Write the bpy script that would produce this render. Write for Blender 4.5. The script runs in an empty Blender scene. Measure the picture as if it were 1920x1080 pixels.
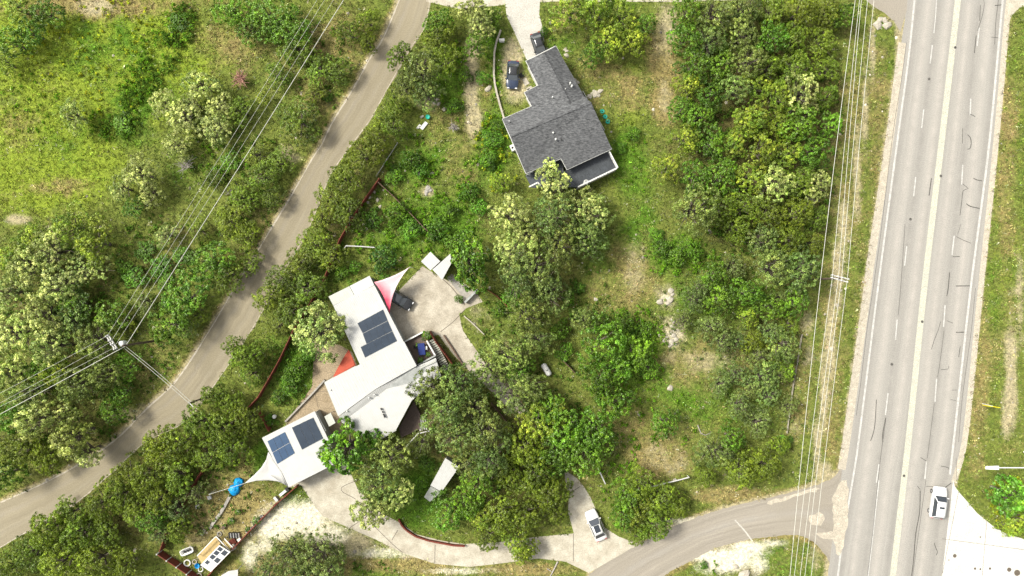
import bpy, math, random
import numpy as np
from mathutils import Vector
random.seed(7); RNG = np.random.default_rng(7)
SC = bpy.context.scene; COL = SC.collection
H = 105.0; S = 12.0                      # camera height, photo pixels per metre on the ground
def P(px, py, z=0.0):                    # a point of the photograph at height z
    k = (H - z) / H
    return ((px - 960) / S * k, (540 - py) / S * k, z)

# ---------------------------------------------------------------- materials
MATS = {}
def nodes(name):
    m = bpy.data.materials.new(name); m.use_nodes = True
    nt = m.node_tree; b = nt.nodes['Principled BSDF']
    b.inputs['Specular IOR Level'].default_value = 0.25
    MATS[name] = m
    return m, nt, nt.nodes, nt.links, b
def N(nt, t, **kw):
    n = nt.nodes.new(t)
    for k, v in kw.items():
        if k in n.inputs.keys() and not hasattr(n, k): n.inputs[k].default_value = v
        elif hasattr(n, k): setattr(n, k, v)
        else: n.inputs[k].default_value = v
    return n
def c4(c): return (c[0], c[1], c[2], 1.0)
def noise(nt, scale, detail=4, rough=.6, vec=None, dist=0.0):
    n = N(nt, 'ShaderNodeTexNoise'); n.inputs['Scale'].default_value = scale
    n.inputs['Detail'].default_value = detail; n.inputs['Roughness'].default_value = rough
    n.inputs['Distortion'].default_value = dist
    if vec: nt.links.new(vec, n.inputs['Vector'])
    return n.outputs['Fac']
def ramp(nt, fac, p0, p1, c0=(0,0,0), c1=(1,1,1)):
    r = N(nt, 'ShaderNodeValToRGB'); e = r.color_ramp.elements
    e[0].position = p0; e[1].position = p1; e[0].color = c4(c0); e[1].color = c4(c1)
    nt.links.new(fac, r.inputs['Fac']); return r.outputs['Color']
def mix(nt, fac, a, b, mode='MIX'):
    m = N(nt, 'ShaderNodeMix', data_type='RGBA', blend_type=mode)
    for s, v in ((0, fac), (6, a), (7, b)):
        if hasattr(v, 'is_linked'): nt.links.new(v, m.inputs[s])
        elif s == 0: m.inputs[0].default_value = v
        else: m.inputs[s].default_value = c4(v)
    return m.outputs[2]
def math_(nt, op, a, b=0.0, clamp=False):
    m = N(nt, 'ShaderNodeMath', operation=op, use_clamp=clamp)
    for i, v in enumerate((a, b)):
        if hasattr(v, 'is_linked'): nt.links.new(v, m.inputs[i])
        else: m.inputs[i].default_value = v
    return m.outputs[0]
def objco(nt): return N(nt, 'ShaderNodeTexCoord').outputs['Object']
def bump(nt, b, fac, strength=.3, dist=.03):
    n = N(nt, 'ShaderNodeBump'); n.inputs['Strength'].default_value = strength; n.inputs['Distance'].default_value = dist
    nt.links.new(fac, n.inputs['Height']); nt.links.new(n.outputs['Normal'], b.inputs['Normal'])
def mat(name, col, rough=.7, var=.25, scale=2.0, metal=0.0, col2=None, bmp=0.0, spec=.25, speck=0.0):
    """plain surface with mottling, grime and a little grain"""
    m, nt, nd, lk, b = nodes(name)
    co = objco(nt)
    c2 = col2 or tuple(x * (1 - var) for x in col)
    f = ramp(nt, noise(nt, scale, 6, .65, co), .32, .68)
    c = mix(nt, f, col, c2)
    c = mix(nt, .5, c, ramp(nt, noise(nt, scale * 2.6, 8, .75, co), .3, .7, (.75,.75,.75), (1.15,1.15,1.15)), 'MULTIPLY')
    if speck:
        g = noise(nt, max(scale * 9, 5.5), 3, .75, co)
        c = mix(nt, speck, c, ramp(nt, g, .3, .7, (.0, .0, .0), (1, 1, 1)), 'OVERLAY')
    lk.new(c, b.inputs['Base Color'])
    b.inputs['Roughness'].default_value = rough; b.inputs['Metallic'].default_value = metal
    b.inputs['Specular IOR Level'].default_value = spec
    if bmp: bump(nt, b, noise(nt, scale * 6, 4, .6, co), bmp)
    return m
def paint(name, col, rough=.25, coat=.6):
    m, nt, nd, lk, b = nodes(name)
    co = objco(nt)
    c = mix(nt, ramp(nt, noise(nt, 3, 5, .6, co), .4, .75), col, tuple(x * .86 + .01 for x in col))
    lk.new(c, b.inputs['Base Color']); b.inputs['Roughness'].default_value = rough
    b.inputs['Coat Weight'].default_value = coat; b.inputs['Coat Roughness'].default_value = .08
    b.inputs['Specular IOR Level'].default_value = .5
    return m

# ---------------------------------------------------------------- object helpers
ORG = {}
def tag(o, label=None, cat=None, group=None, kind=None):
    for k, v in (('label', label), ('category', cat), ('group', group), ('kind', kind)):
        if v: o[k] = v
    return o
def thing(name, loc, label, cat, group=None):
    o = bpy.data.objects.new(name, None); COL.objects.link(o); o.location = loc; o.empty_display_size = .3
    ORG[o] = Vector(loc); return tag(o, label, cat, group)
class MB:
    def __init__(s): s.v = []; s.f = []; s.sm = []
    def add(s, vs, fs, smooth=False):
        k = len(s.v); s.v += [tuple(x) for x in vs]
        for f in fs: s.f.append(tuple(i + k for i in f)); s.sm.append(smooth)
        return s
    def prism(s, pts, dz):                # pts: 3-D outline, extruded down by dz
        n = len(pts); a = sum(pts[i][0] * pts[(i+1) % n][1] - pts[(i+1) % n][0] * pts[i][1] for i in range(n))
        if a < 0: pts = pts[::-1]
        vs = list(pts) + [(x, y, z - dz) for x, y, z in pts]
        fs = [tuple(range(n)), tuple(range(2*n-1, n-1, -1))]
        fs += [(i, n + i, n + (i+1) % n, (i+1) % n) for i in range(n)]
        return s.add(vs, fs)
    def box(s, c, d, ang=0.0, tilt=None):
        ca, sa = math.cos(ang), math.sin(ang); vs = []
        for z in (-.5, .5):
            for x, y in ((-.5, -.5), (.5, -.5), (.5, .5), (-.5, .5)):
                X, Y = x * d[0], y * d[1]; vs.append((c[0] + X*ca - Y*sa, c[1] + X*sa + Y*ca, c[2] + z * d[2]))
        return s.add(vs, [(3,2,1,0), (4,5,6,7), (0,1,5,4), (1,2,6,5), (2,3,7,6), (3,0,4,7)])
    def tube(s, path, r, n=6, cap=True):
        path = [Vector(p) for p in path]; rs = r if isinstance(r, (list, tuple)) else [r] * len(path)
        vs = []; fs = []
        for i, p in enumerate(path):
            t = (path[min(i+1, len(path)-1)] - path[max(i-1, 0)]).normalized()
            u = t.cross(Vector((0, 0, 1)) if abs(t.z) < .9 else Vector((1, 0, 0))).normalized(); w = t.cross(u)
            for k in range(n):
                a = 2 * math.pi * k / n; vs.append(p + (u * math.cos(a) + w * math.sin(a)) * rs[i])
        for i in range(len(path) - 1):
            for k in range(n): fs.append((i*n+k, i*n+(k+1) % n, (i+1)*n+(k+1) % n, (i+1)*n+k))
        s.add(vs, fs, True)
        if cap: s.add(vs[:n], [tuple(range(n))]); s.add(vs[-n:], [tuple(range(n-1, -1, -1))])
        return s
    def lathe(s, c, prof, n=16, cap=True):   # prof: (radius, z)
        vs = [(c[0] + r * math.cos(2*math.pi*k/n), c[1] + r * math.sin(2*math.pi*k/n), c[2] + z) for r, z in prof for k in range(n)]
        fs = [(i*n+k, i*n+(k+1) % n, (i+1)*n+(k+1) % n, (i+1)*n+k) for i in range(len(prof)-1) for k in range(n)]
        s.add(vs, fs, True)
        if cap: s.add(vs[-n:], [tuple(range(n))]); s.add(vs[:n], [tuple(range(n-1, -1, -1))])
        return s
    def beam(s, a, b, w, h):              # a rectangular bar between two points
        a, b = Vector(a), Vector(b); t = (b - a).normalized()
        u = t.cross(Vector((0, 0, 1)) if abs(t.z) < .95 else Vector((1, 0, 0))).normalized(); q = u.cross(t)
        vs = [p + u * (i * w / 2) + q * (j * h / 2) for p in (a, b) for i, j in ((-1,-1), (1,-1), (1,1), (-1,1))]
        return s.add(vs, [(3,2,1,0), (4,5,6,7), (0,1,5,4), (1,2,6,5), (2,3,7,6), (3,0,4,7)])
    def build(s, name, m, parent=None, kind=None):
        me = bpy.data.meshes.new(name); o = bpy.data.objects.new(name, me); COL.objects.link(o)
        if parent is not None: org = ORG[parent]; o.parent = parent
        else:
            xs, ys, zs = zip(*s.v); org = Vector((.5*(min(xs)+max(xs)), .5*(min(ys)+max(ys)), min(zs)))
            if kind == 'structure' or kind == 'stuff': org = Vector((0, 0, 0))
            o.location = org
        ORG[o] = org
        me.from_pydata([(x-org.x, y-org.y, z-org.z) for x, y, z in s.v], [], s.f); me.update()
        me.polygons.foreach_set('use_smooth', s.sm); me.materials.append(MATS[m] if isinstance(m, str) else m)
        if kind: o['kind'] = kind
        return o
def npmesh(name, verts, nper, m, attr=None):
    """mesh of equal faces (nper corners, unshared) from numpy, with one colour per corner"""
    me = bpy.data.meshes.new(name); nv = len(verts); nf = nv // nper
    me.vertices.add(nv); me.vertices.foreach_set('co', verts.astype(np.float32).ravel())
    me.loops.add(nv); me.loops.foreach_set('vertex_index', np.arange(nv, dtype=np.int32))
    me.polygons.add(nf); me.polygons.foreach_set('loop_start', np.arange(0, nv, nper, dtype=np.int32))
    me.update(calc_edges=True)
    if attr is not None:
        a = me.color_attributes.new('tint', 'FLOAT_COLOR', 'POINT'); a.data.foreach_set('color', attr.astype(np.float32).ravel())
    me.materials.append(m); return me

def spline(pts, step=8.0):                # Catmull-Rom through 2-D points, resampled
    pts = [np.array(p, float) for p in pts]; out = []
    q = [2*pts[0]-pts[1]] + pts + [2*pts[-1]-pts[-2]]
    for i in range(1, len(q) - 2):
        n = max(2, int(np.linalg.norm(q[i+1]-q[i]) / step))
        for k in range(n):
            t = k / n
            out.append(.5*((2*q[i]) + (-q[i-1]+q[i+1])*t + (2*q[i-1]-5*q[i]+4*q[i+1]-q[i+2])*t*t + (-q[i-1]+3*q[i]-3*q[i+1]+q[i+2])*t**3))
    out.append(pts[-1]); return np.array(out)
def resample(a, n):
    d = np.r_[0, np.cumsum(np.linalg.norm(np.diff(a, axis=0), axis=1))]; t = np.linspace(0, d[-1], n)
    return np.c_[np.interp(t, d, a[:, 0]), np.interp(t, d, a[:, 1])]
def inpoly(x, y, poly):
    r = np.zeros(x.shape, bool); n = len(poly)
    for i in range(n):
        x1, y1 = poly[i]; x2, y2 = poly[(i+1) % n]
        c = ((y1 > y) != (y2 > y)) & (x < (x2-x1) * (y-y1) / ((y2-y1) or 1e-9) + x1); r ^= c
    return r
def strip(name, left, right, z, m, nu=8, n=None, kind='structure', parent=None, jit=0.0):
    """a sheet between two edge curves (photo pixels on the ground) with UV across / along"""
    L, R = spline(left), spline(right); n = n or max(len(L), len(R)); L, R = resample(L, n), resample(R, n)
    if jit:
        L = L + RNG.normal(0, jit, L.shape); R = R + RNG.normal(0, jit, R.shape)
    b = MB(); uv = []; d = 0
    for i in range(n):
        if i: d += np.linalg.norm((L[i]+R[i]) - (L[i-1]+R[i-1])) / 2 / S
        for k in range(nu + 1):
            p = L[i] + (R[i]-L[i]) * k / nu; b.v.append(P(p[0], p[1], z)[:2] + (z,)); uv.append((k / nu, d))
    for i in range(n - 1):
        for k in range(nu):
            a = i*(nu+1)+k; b.f.append((a, a+1, a+nu+2, a+nu+1)); b.sm.append(False)
    v0, v1, v2 = (Vector(b.v[j]) for j in b.f[0][:3])
    if (v1-v0).cross(v2-v1).z < 0: b.f = [f[::-1] for f in b.f]
    o = b.build(name, m, parent, kind if parent is None else None)
    l = o.data.uv_layers.new(name='UVMap')
    for lp in o.data.loops: l.data[lp.index].uv = uv[lp.vertex_index]
    return o, np.r_[L, R[::-1]]
def sheet(name, poly, z, m, kind='structure', parent=None, smooth=False, jit=0.0):
    pts = spline(list(poly) + [poly[0]])[:-1] if smooth else np.array(poly, float)
    if jit: pts = pts + RNG.normal(0, jit, pts.shape)
    b = MB(); v = [P(x, y, 0)[:2] + (z,) for x, y in pts]
    if sum(v[i][0]*v[(i+1) % len(v)][1]-v[(i+1) % len(v)][0]*v[i][1] for i in range(len(v))) < 0: v = v[::-1]
    b.add(v, [tuple(range(len(v)))])
    return b.build(name, m, parent, kind if parent is None else None)
def line(name, pts, w, z, m, parent=None, kind=None, dz=0.0, smooth=True):
    """a flat ribbon of width w metres along photo pixels"""
    q = spline(pts, 6) if smooth and len(pts) > 2 else np.array(pts, float)
    W = np.array([P(a, b, 0)[:2] for a, b in q]); b = MB(); vs = []
    for i in range(len(W)):
        t = W[min(i+1, len(W)-1)] - W[max(i-1, 0)]; t = t / (np.linalg.norm(t) + 1e-9); nrm = np.array((-t[1], t[0]))
        ww = w[i] if isinstance(w, (list, tuple)) else w
        for s_ in (1, -1): vs.append((*(W[i] + nrm * s_ * ww / 2), z))
    b.add(vs, [(2*i, 2*i+1, 2*i+3, 2*i+2) for i in range(len(W)-1)])
    return b.build(name, m, parent, kind)
# ---------------------------------------------------------------- world, sun, camera
EXPO = 1.20
SUN_EL, SUN_FROM = 48.0, (-1.0, 0.42)      # the sun stands up-left of the photo
def light():
    w = bpy.data.worlds.new('World'); SC.world = w; w.use_nodes = True
    nt = w.node_tree; bg = nt.nodes['Background']; sky = nt.nodes.new('ShaderNodeTexSky')
    sky.sky_type = 'NISHITA'; sky.sun_disc = False
    sky.sun_elevation = math.radians(SUN_EL); sky.sun_rotation = math.atan2(SUN_FROM[0], SUN_FROM[1])
    sky.dust_density = 4.0; sky.air_density = 1.0
    hs = nt.nodes.new('ShaderNodeHueSaturation'); hs.inputs['Saturation'].default_value = .05   # thin cloud: a paler sky
    nt.links.new(sky.outputs[0], hs.inputs['Color']); nt.links.new(hs.outputs[0], bg.inputs[0]); bg.inputs[1].default_value = 0.118
    l = bpy.data.lights.new('sun', 'SUN'); l.energy = 2.7; l.angle = math.radians(15); l.color = (1, .94, .80)
    o = bpy.data.objects.new('sun', l); COL.objects.link(o)
    e = math.radians(SUN_EL); h = math.hypot(*SUN_FROM)
    d = Vector((SUN_FROM[0]/h*math.cos(e), SUN_FROM[1]/h*math.cos(e), math.sin(e)))
    o.rotation_euler = (-d).to_track_quat('-Z', 'Y').to_euler(); o.location = d * 60
    cam = bpy.data.cameras.new('camera'); c = bpy.data.objects.new('camera', cam); COL.objects.link(c)
    c.location = (0, 0, H); c.rotation_euler = (0, 0, 0)
    cam.sensor_width = 36; cam.lens = 36 * H / 160.0; cam.clip_end = 5000; cam.clip_start = .5
    SC.camera = c
    v = SC.view_settings; v.view_transform = 'Standard'; v.look = 'None'; v.exposure = EXPO; v.gamma = 1
light()

# ---------------------------------------------------------------- outlines (photo pixels)
ROAD_L = [(760,-160),(752,-60),(747,0),(717,70),(690,112),(662,165),(620,232),(602,270),(585,297),(545,365),(510,422),(480,474),(442,532),(390,622),(330,712),(275,764),(205,832),(105,894),(0,942),(-160,1010)]
ROAD_R = [(850,-160),(826,-60),(808,0),(798,50),(772,90),(732,160),(697,222),(668,262),(640,300),(617,335),(582,425),(537,505),(482,602),(425,690),(350,787),(272,830),(212,886),(147,941),(95,972),(0,1027),(-160,1110)]
HWY_L = [(1722,-160),(1702,0),(1690,80),(1665,265),(1630,495),(1623,552),(1590,790),(1570,950),(1552,1080),(1532,1260)]
HWY_R = [(1912,-160),(1893,0),(1886,70),(1877,175),(1862,332),(1840,540),(1812,810),(1790,905),(1766,1080),(1742,1260)]
SIDE_L = [(1090,1120),(1107,1076),(1167,1037),(1210,1014),(1262,988),(1320,965),(1382,947),(1440,933),(1490,921),(1538,906),(1572,884),(1602,800)]
SIDE_R = [(1200,1130),(1236,1086),(1305,1047),(1342,1028),(1400,1013),(1440,1007),(1487,1003),(1522,1014),(1545,1038),(1558,1060),(1566,1085),(1580,1130)]
DRIVE = [(540,915),(565,910),(592,952),(604,967),(655,990),(705,1012),(755,1037),(815,1057),(880,1063),(942,1056),(1010,1047),(1060,1053),(1104,1074),(1167,1038),(1196,1020),(1160,1006),(1135,990),(1120,962),(1107,932),(1095,913),(1082,897),(1058,880),(1060,900),(1066,930),(1065,960),(1076,1000),(1002,1007),(940,1016),(872,1020),(830,1014),(782,1002),(750,980),(715,962),(670,915),(650,870),(615,855)]
COURT = [(792,499),(826,520),(848,530),(893,549),(905,566),(874,578),(861,590),(868,620),(890,652),(915,690),(955,730),(985,770),(968,780),(930,742),(890,706),(850,665),(822,628),(760,640),(700,610),(700,560),(745,548)]
UPDRIVE = [(944,-20),(1014,-20),(1011,26),(1018,55),(1022,95),(990,118),(982,100),(962,55),(950,30)]
EASTDRIVE = [(1787,900),(1790,912),(1799,924),(1815,942),(1832,962),(1860,985),(1888,1002),(1930,1013),(2100,1030),(2100,1260),(1738,1260),(1766,1082)]
TOPROAD = [(800,-60),(800,2),(860,16),(930,10),(1040,2),(1270,3),(1440,-2),(1620,-4),(1700,-4),(1700,-60)]
TOPJ = [(1590,-40),(1622,-1),(1637,12),(1658,24),(1676,40),(1688,60),(1700,20),(1704,-40)]
TOPJE = [(1888,-40),(1892,0),(1886,66),(1890,44),(1898,28),(1912,14),(1990,0),(1990,-40)]
PATIO = [(590,640),(625,640),(660,660),(672,690),(640,770),(655,810),(600,830),(560,815),(535,795),(552,770),(585,725)]
GREYH = [(1042,86),(986,114),(1009,160),(983,173),(997,199),(942,223),(986,325),(990,350),(1083,356),(1158,318),(1147,279)]
WHITEH = [(617,556),(693,517),(757,641),(815,668),(828,702),(745,808),(700,829),(640,790),(609,717),(670,684)]
ANNEX = [(491,821),(590,771),(636,866),(540,913)]
def poly_strip(L, R):
    return np.r_[spline(L), spline(R)[::-1]]
PAVED = [poly_strip(ROAD_L, ROAD_R), poly_strip(HWY_L, HWY_R), poly_strip(SIDE_L, SIDE_R), DRIVE, COURT, UPDRIVE, EASTDRIVE, TOPROAD, TOPJ, TOPJE, PATIO, GREYH, WHITEH, ANNEX]

# ---------------------------------------------------------------- what grows where
# (px, py, rx, ry, weight): dry straw, bare pale soil, lush green, yellow-green meadow, brown litter, white limestone sand
BL = dict(
 dry=[(200,12,200,26,.9),(115,150,60,40,.25),(35,240,50,60,.35),(110,352,70,18,.6),(430,85,60,60,.6),(625,95,70,70,.6),(600,165,60,50,.55),(520,130,40,60,.4),(1170,165,70,50,.65),(1240,110,36,80,.9),(1110,125,50,60,.5),(1060,40,36,40,.6),(1240,190,34,44,.9),(860,290,60,60,.5),(830,230,50,50,.4),
      (1185,520,70,80,.65),(1150,565,70,40,.5),(1290,690,80,70,.5),(1350,660,60,60,.35),(1300,800,70,40,.3),(1240,860,70,50,.9),(1180,790,40,50,.5),(1400,700,40,60,.4),(1370,930,120,20,.8),(430,965,90,75,1.2),(470,1030,60,50,.6),(560,1060,220,26,.7),(1000,1066,110,16,.8),(760,1060,130,20,.8),(1600,300,30,330,.4),(1650,250,26,220,.5),(1620,600,26,200,.45),(1880,600,50,300,.3),(1500,700,30,200,.5),
      (1885,300,24,300,.6),(1840,650,22,220,.6),(1830,860,24,80,.6),(1640,140,40,140,.45),(1560,700,36,260,.5),(1390,930,70,20,.6),(300,690,60,60,.35),(300,455,60,40,.3),(640,440,40,40,.4),(1140,700,30,40,.3),(905,150,26,90,.4),(700,400,30,30,.3),(1470,1050,90,40,.35),(1080,900,30,40,.5),(330,440,40,20,.4),(500,420,30,80,.3)],
 bare=[(180,14,40,16,.8),(32,412,26,10,.9),(535,285,20,14,.6),(552,296,18,12,.6),(885,150,17,100,.9),(888,225,15,40,.9),(1185,500,22,60,.7),(1250,560,26,24,.7),(1320,680,70,40,.38),(1238,858,36,40,.5),(1258,876,30,24,.5),(1262,620,26,30,.8),(1245,180,16,44,.5),(1250,60,24,60,.6),(1140,170,40,20,.3),(1636,90,7,80,.8),(1622,200,7,90,.8),(1607,320,8,90,.85),(1580,420,14,70,.7),(1570,520,12,80,.9),(1557,640,11,90,.95),(1545,740,10,80,.9),(1533,850,9,70,.85),(1512,640,14,120,.4),(1490,760,14,80,.4),(1685,60,8,60,.8),(1545,885,16,22,1.),
       (1660,290,10,80,.5),(1895,700,14,130,.85),(1912,560,10,90,.7),(1886,790,12,50,.8),(1668,40,12,14,.6),(1530,1050,20,40,.6),(600,985,60,30,.6),(660,1020,80,24,.8),(250,775,40,16,.4),(950,700,40,50,.5),(800,360,16,10,.7),(960,130,22,60,1.),(970,160,26,30,.9),(805,195,20,14,.5),(700,610,50,50,.6),(1600,1000,30,60,.5),(410,1010,50,40,.4),(900,600,24,26,.5)],
 lush=[(260,190,80,60,.7),(215,100,120,90,.55),(250,240,60,40,.6),(110,260,60,60,.4),(925,270,40,70,1.),(1190,310,46,80,.8),(1165,290,20,60,.8),(1050,70,34,40,.6),(735,430,90,80,.7),(790,300,60,50,.7),(840,420,70,70,.8),(925,95,20,90,.7),(840,160,30,80,.8),(560,690,60,70,.9),(1270,475,80,40,.8),(1190,650,70,80,.7),(1240,700,40,60,.5),(1330,560,120,60,.5),(1290,740,60,40,.6),(780,930,60,70,.9),(800,880,30,30,.8),(500,860,36,40,.9),(560,930,36,24,.7),(690,1060,70,24,.8),(1200,430,40,60,.7),(1120,470,40,60,.5),(880,340,50,50,.5),(960,610,60,60,.4),(630,500,60,50,.6),(1480,1050,70,40,.7),(1880,450,60,500,.28),(1655,330,30,300,.22),(1610,620,26,260,.22),(1170,30,90,60,.3),(400,930,50,40,.6),(1440,760,60,60,.4),(1330,1060,50,20,.4),(330,300,60,60,.3),(1170,830,60,60,.4),(1330,730,110,110,.4),(1210,560,60,60,.3)],
 yell=[(180,110,230,140,1.2),(60,290,170,120,1.15),(230,70,100,60,.8),(90,360,110,40,1.),(260,30,110,40,.8),(1890,940,50,60,.5),(1165,250,60,120,.3),(1870,300,50,340,.35)],
 brown=[(650,50,60,60,.6),(600,240,60,120,.5),(480,440,50,140,.5),(300,680,70,70,.35),(330,420,60,60,.35),(290,480,70,80,.35),(1440,260,190,260,.8),(1430,500,140,120,.35),(950,740,90,120,.6),(960,850,160,160,.6),(300,900,300,170,.6),(690,320,60,90,.5),(560,500,80,100,.5),(60,560,180,180,.5),(100,780,160,140,.5),(1150,830,60,80,.5),(1400,590,80,80,.4),(820,700,60,90,.6),(1040,480,90,120,.5),(1405,1072,26,12,1.),(905,415,30,26,.7),(830,840,40,40,.8),(790,790,50,40,.7),(1060,30,30,40,.3),(1380,660,50,40,.5),(640,390,40,60,.5),(455,150,30,30,.3),(410,1000,60,60,.4)],
 white=[(562,968,66,34,1.),(520,985,50,34,1.),(610,1000,50,22,.8),(470,1040,20,40,.6),(720,1038,70,12,.7),(500,1020,26,30,.6),(860,1070,90,8,.6),(1360,1050,60,26,1.),(1325,1042,40,16,1.),(1400,1028,44,16,1.),(1450,1018,30,8,.7),(1420,1062,20,24,.7),(1300,980,70,10,.6),(1180,1035,40,20,.6),(1262,625,20,26,.4),(1250,560,14,14,.5),(470,1050,16,30,.5),(1600,900,14,60,.4)])
def vnoise(x, y, s, seed):
    r = np.random.default_rng(seed); g = r.random((97, 97)); u = (x / s) % 96; v = (y / s) % 96
    i = u.astype(int); j = v.astype(int); a = u - i; b = v - j; a = a*a*(3-2*a); b = b*b*(3-2*b)
    return (g[i, j]*(1-a)*(1-b) + g[i+1, j]*a*(1-b) + g[i, j+1]*(1-a)*b + g[i+1, j+1]*a*b)
def fbm(x, y, s, seed): return (vnoise(x, y, s, seed) + .5*vnoise(x, y, s/2.1, seed+1) + .25*vnoise(x, y, s/4.3, seed+2)) / 1.75
def edge_w(x, y, line_, w):               # 1 on a polyline, 0 at w pixels from it
    d = np.full(x.shape, 1e9)
    for a, b in zip(line_[:-1], line_[1:]):
        ax, ay = a; bx, by = b; t = np.clip(((x-ax)*(bx-ax)+(y-ay)*(by-ay)) / max(1e-6, (bx-ax)**2+(by-ay)**2), 0, 1)
        d = np.minimum(d, np.hypot(x-ax-t*(bx-ax), y-ay-t*(by-ay)))
    return np.clip(1 - d / w, 0, 1)
def layers(x, y):
    out = {}
    for n_, (k, bl) in enumerate(BL.items()):
        w = np.zeros(x.shape)
        for i, (px, py, rx, ry, wt) in enumerate(bl):
            d = np.hypot((x-px)/rx, (y-py)/ry)
            w = np.maximum(w, wt * np.clip(1.45 - 1.05*d, 0, 1))
        out[k] = np.clip(w * 1.15 + (fbm(x+3000, y+3000, 34, 11*n_+5) - .5) * (1.0 if k != 'white' else .6) * (w > .02), 0, 1)
    e = np.maximum.reduce([edge_w(x, y, ROAD_L, 16), edge_w(x, y, SIDE_L, 15), edge_w(x, y, SIDE_R, 12)])
    out['dry'] = np.maximum(out['dry'], np.clip(e*1.3, 0, 1) * .9)
    e = np.maximum.reduce([edge_w(x, y, HWY_L, 13), edge_w(x, y, HWY_R, 8), edge_w(x, y, SIDE_L, 9), edge_w(x, y, ROAD_L, 8)])
    out['bare'] = np.maximum(out['bare'], np.clip(e*1.6 + fbm(x, y, 9, 77) - .6, 0, 1))
    return out
PALE = dict(base=(.102,.132,.028), dry=(.200,.165,.068), bare=(.30,.262,.165), lush=(.070,.138,.015), yell=(.162,.212,.026), brown=(.105,.096,.036), white=(.52,.485,.40))
def ground():
    xs = np.r_[[-900,-400,-200,-125], np.arange(-104, 104.1, .5), [125,200,400,900]]
    ys = np.r_[[-900,-400,-200,-90], np.arange(-64, 64.1, .5), [90,200,400,900]]
    X, Y = np.meshgrid(xs, ys); nx, ny = len(xs), len(ys)
    px, py = X.ravel()*S + 960, 540 - Y.ravel()*S
    L = layers(px, py)
    b = bpy.data.meshes.new('ground'); nv = nx*ny
    co = np.c_[X.ravel(), Y.ravel(), np.zeros(nv)]
    i = np.arange(nx-1)[None, :] + np.arange(ny-1)[:, None]*nx; i = i.ravel()
    q = np.c_[i, i+1, i+1+nx, i+nx]
    b.vertices.add(nv); b.vertices.foreach_set('co', co.astype(np.float32).ravel())
    b.loops.add(q.size); b.loops.foreach_set('vertex_index', q.astype(np.int32).ravel())
    b.polygons.add(len(q)); b.polygons.foreach_set('loop_start', np.arange(0, q.size, 4, dtype=np.int32)); b.update(calc_edges=True)
    for nm, ks in (('layer_a', ('dry','bare','lush')), ('layer_b', ('yell','brown','white'))):
        a = b.color_attributes.new(nm, 'FLOAT_COLOR', 'POINT')
        a.data.foreach_set('color', np.c_[L[ks[0]], L[ks[1]], L[ks[2]], np.ones(nv)].astype(np.float32).ravel())
    m, nt, nd, lk, bs = nodes('ground_soil'); co = objco(nt)
    def sep(nm):
        a = N(nt, 'ShaderNodeAttribute', attribute_name=nm); s = N(nt, 'ShaderNodeSeparateColor'); lk.new(a.outputs['Color'], s.inputs[0]); return s.outputs
    A, B = sep('layer_a'), sep('layer_b')
    fine = noise(nt, 1.6, 8, .72, co); fine2 = noise(nt, 5.0, 6, .75, co); mid = noise(nt, .35, 6, .65, co); mid2 = noise(nt, .7, 5, .7, co)
    def w(s, f, gain=1.0):               # weight broken up by noise
        g = math_(nt, 'ADD', math_(nt, 'MULTIPLY', math_(nt, 'SUBTRACT', f, .5), 2.4), math_(nt, 'MULTIPLY', math_(nt, 'SUBTRACT', mid2, .5), 1.6)); t = math_(nt, 'ADD', math_(nt, 'MULTIPLY', s, 1.5 * gain), g)
        return math_(nt, 'SUBTRACT', t, .42, True)
    c = mix(nt, ramp(nt, mid, .35, .65), PALE['base'], (.125,.145,.034))
    for s, f, k in ((B[0], mid, 'yell'), (B[1], fine, 'brown'), (A[2], fine, 'lush'), (A[0], fine, 'dry'), (A[1], fine2, 'bare'), (B[2], fine2, 'white')):
        c = mix(nt, w(s, f), c, PALE[k])
    sp = ramp(nt, noise(nt, 9, 5, .8, co), .34, .66, (.45,.45,.45), (1.5,1.5,1.45))
    c = mix(nt, 1.0, c, sp, 'MULTIPLY')
    c = mix(nt, 1.0, c, ramp(nt, noise(nt, 2.0, 5, .7, co), .36, .66, (.58,.60,.62), (1.4,1.38,1.3)), 'MULTIPLY')
    lk.new(c, bs.inputs['Base Color']); bs.inputs['Roughness'].default_value = .95; bs.inputs['Specular IOR Level'].default_value = .05
    bump(nt, bs, noise(nt, 7, 6, .75, co), .8, .12)
    b.materials.append(m); o = bpy.data.objects.new('ground', b); COL.objects.link(o); o['kind'] = 'structure'
ground()

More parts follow.
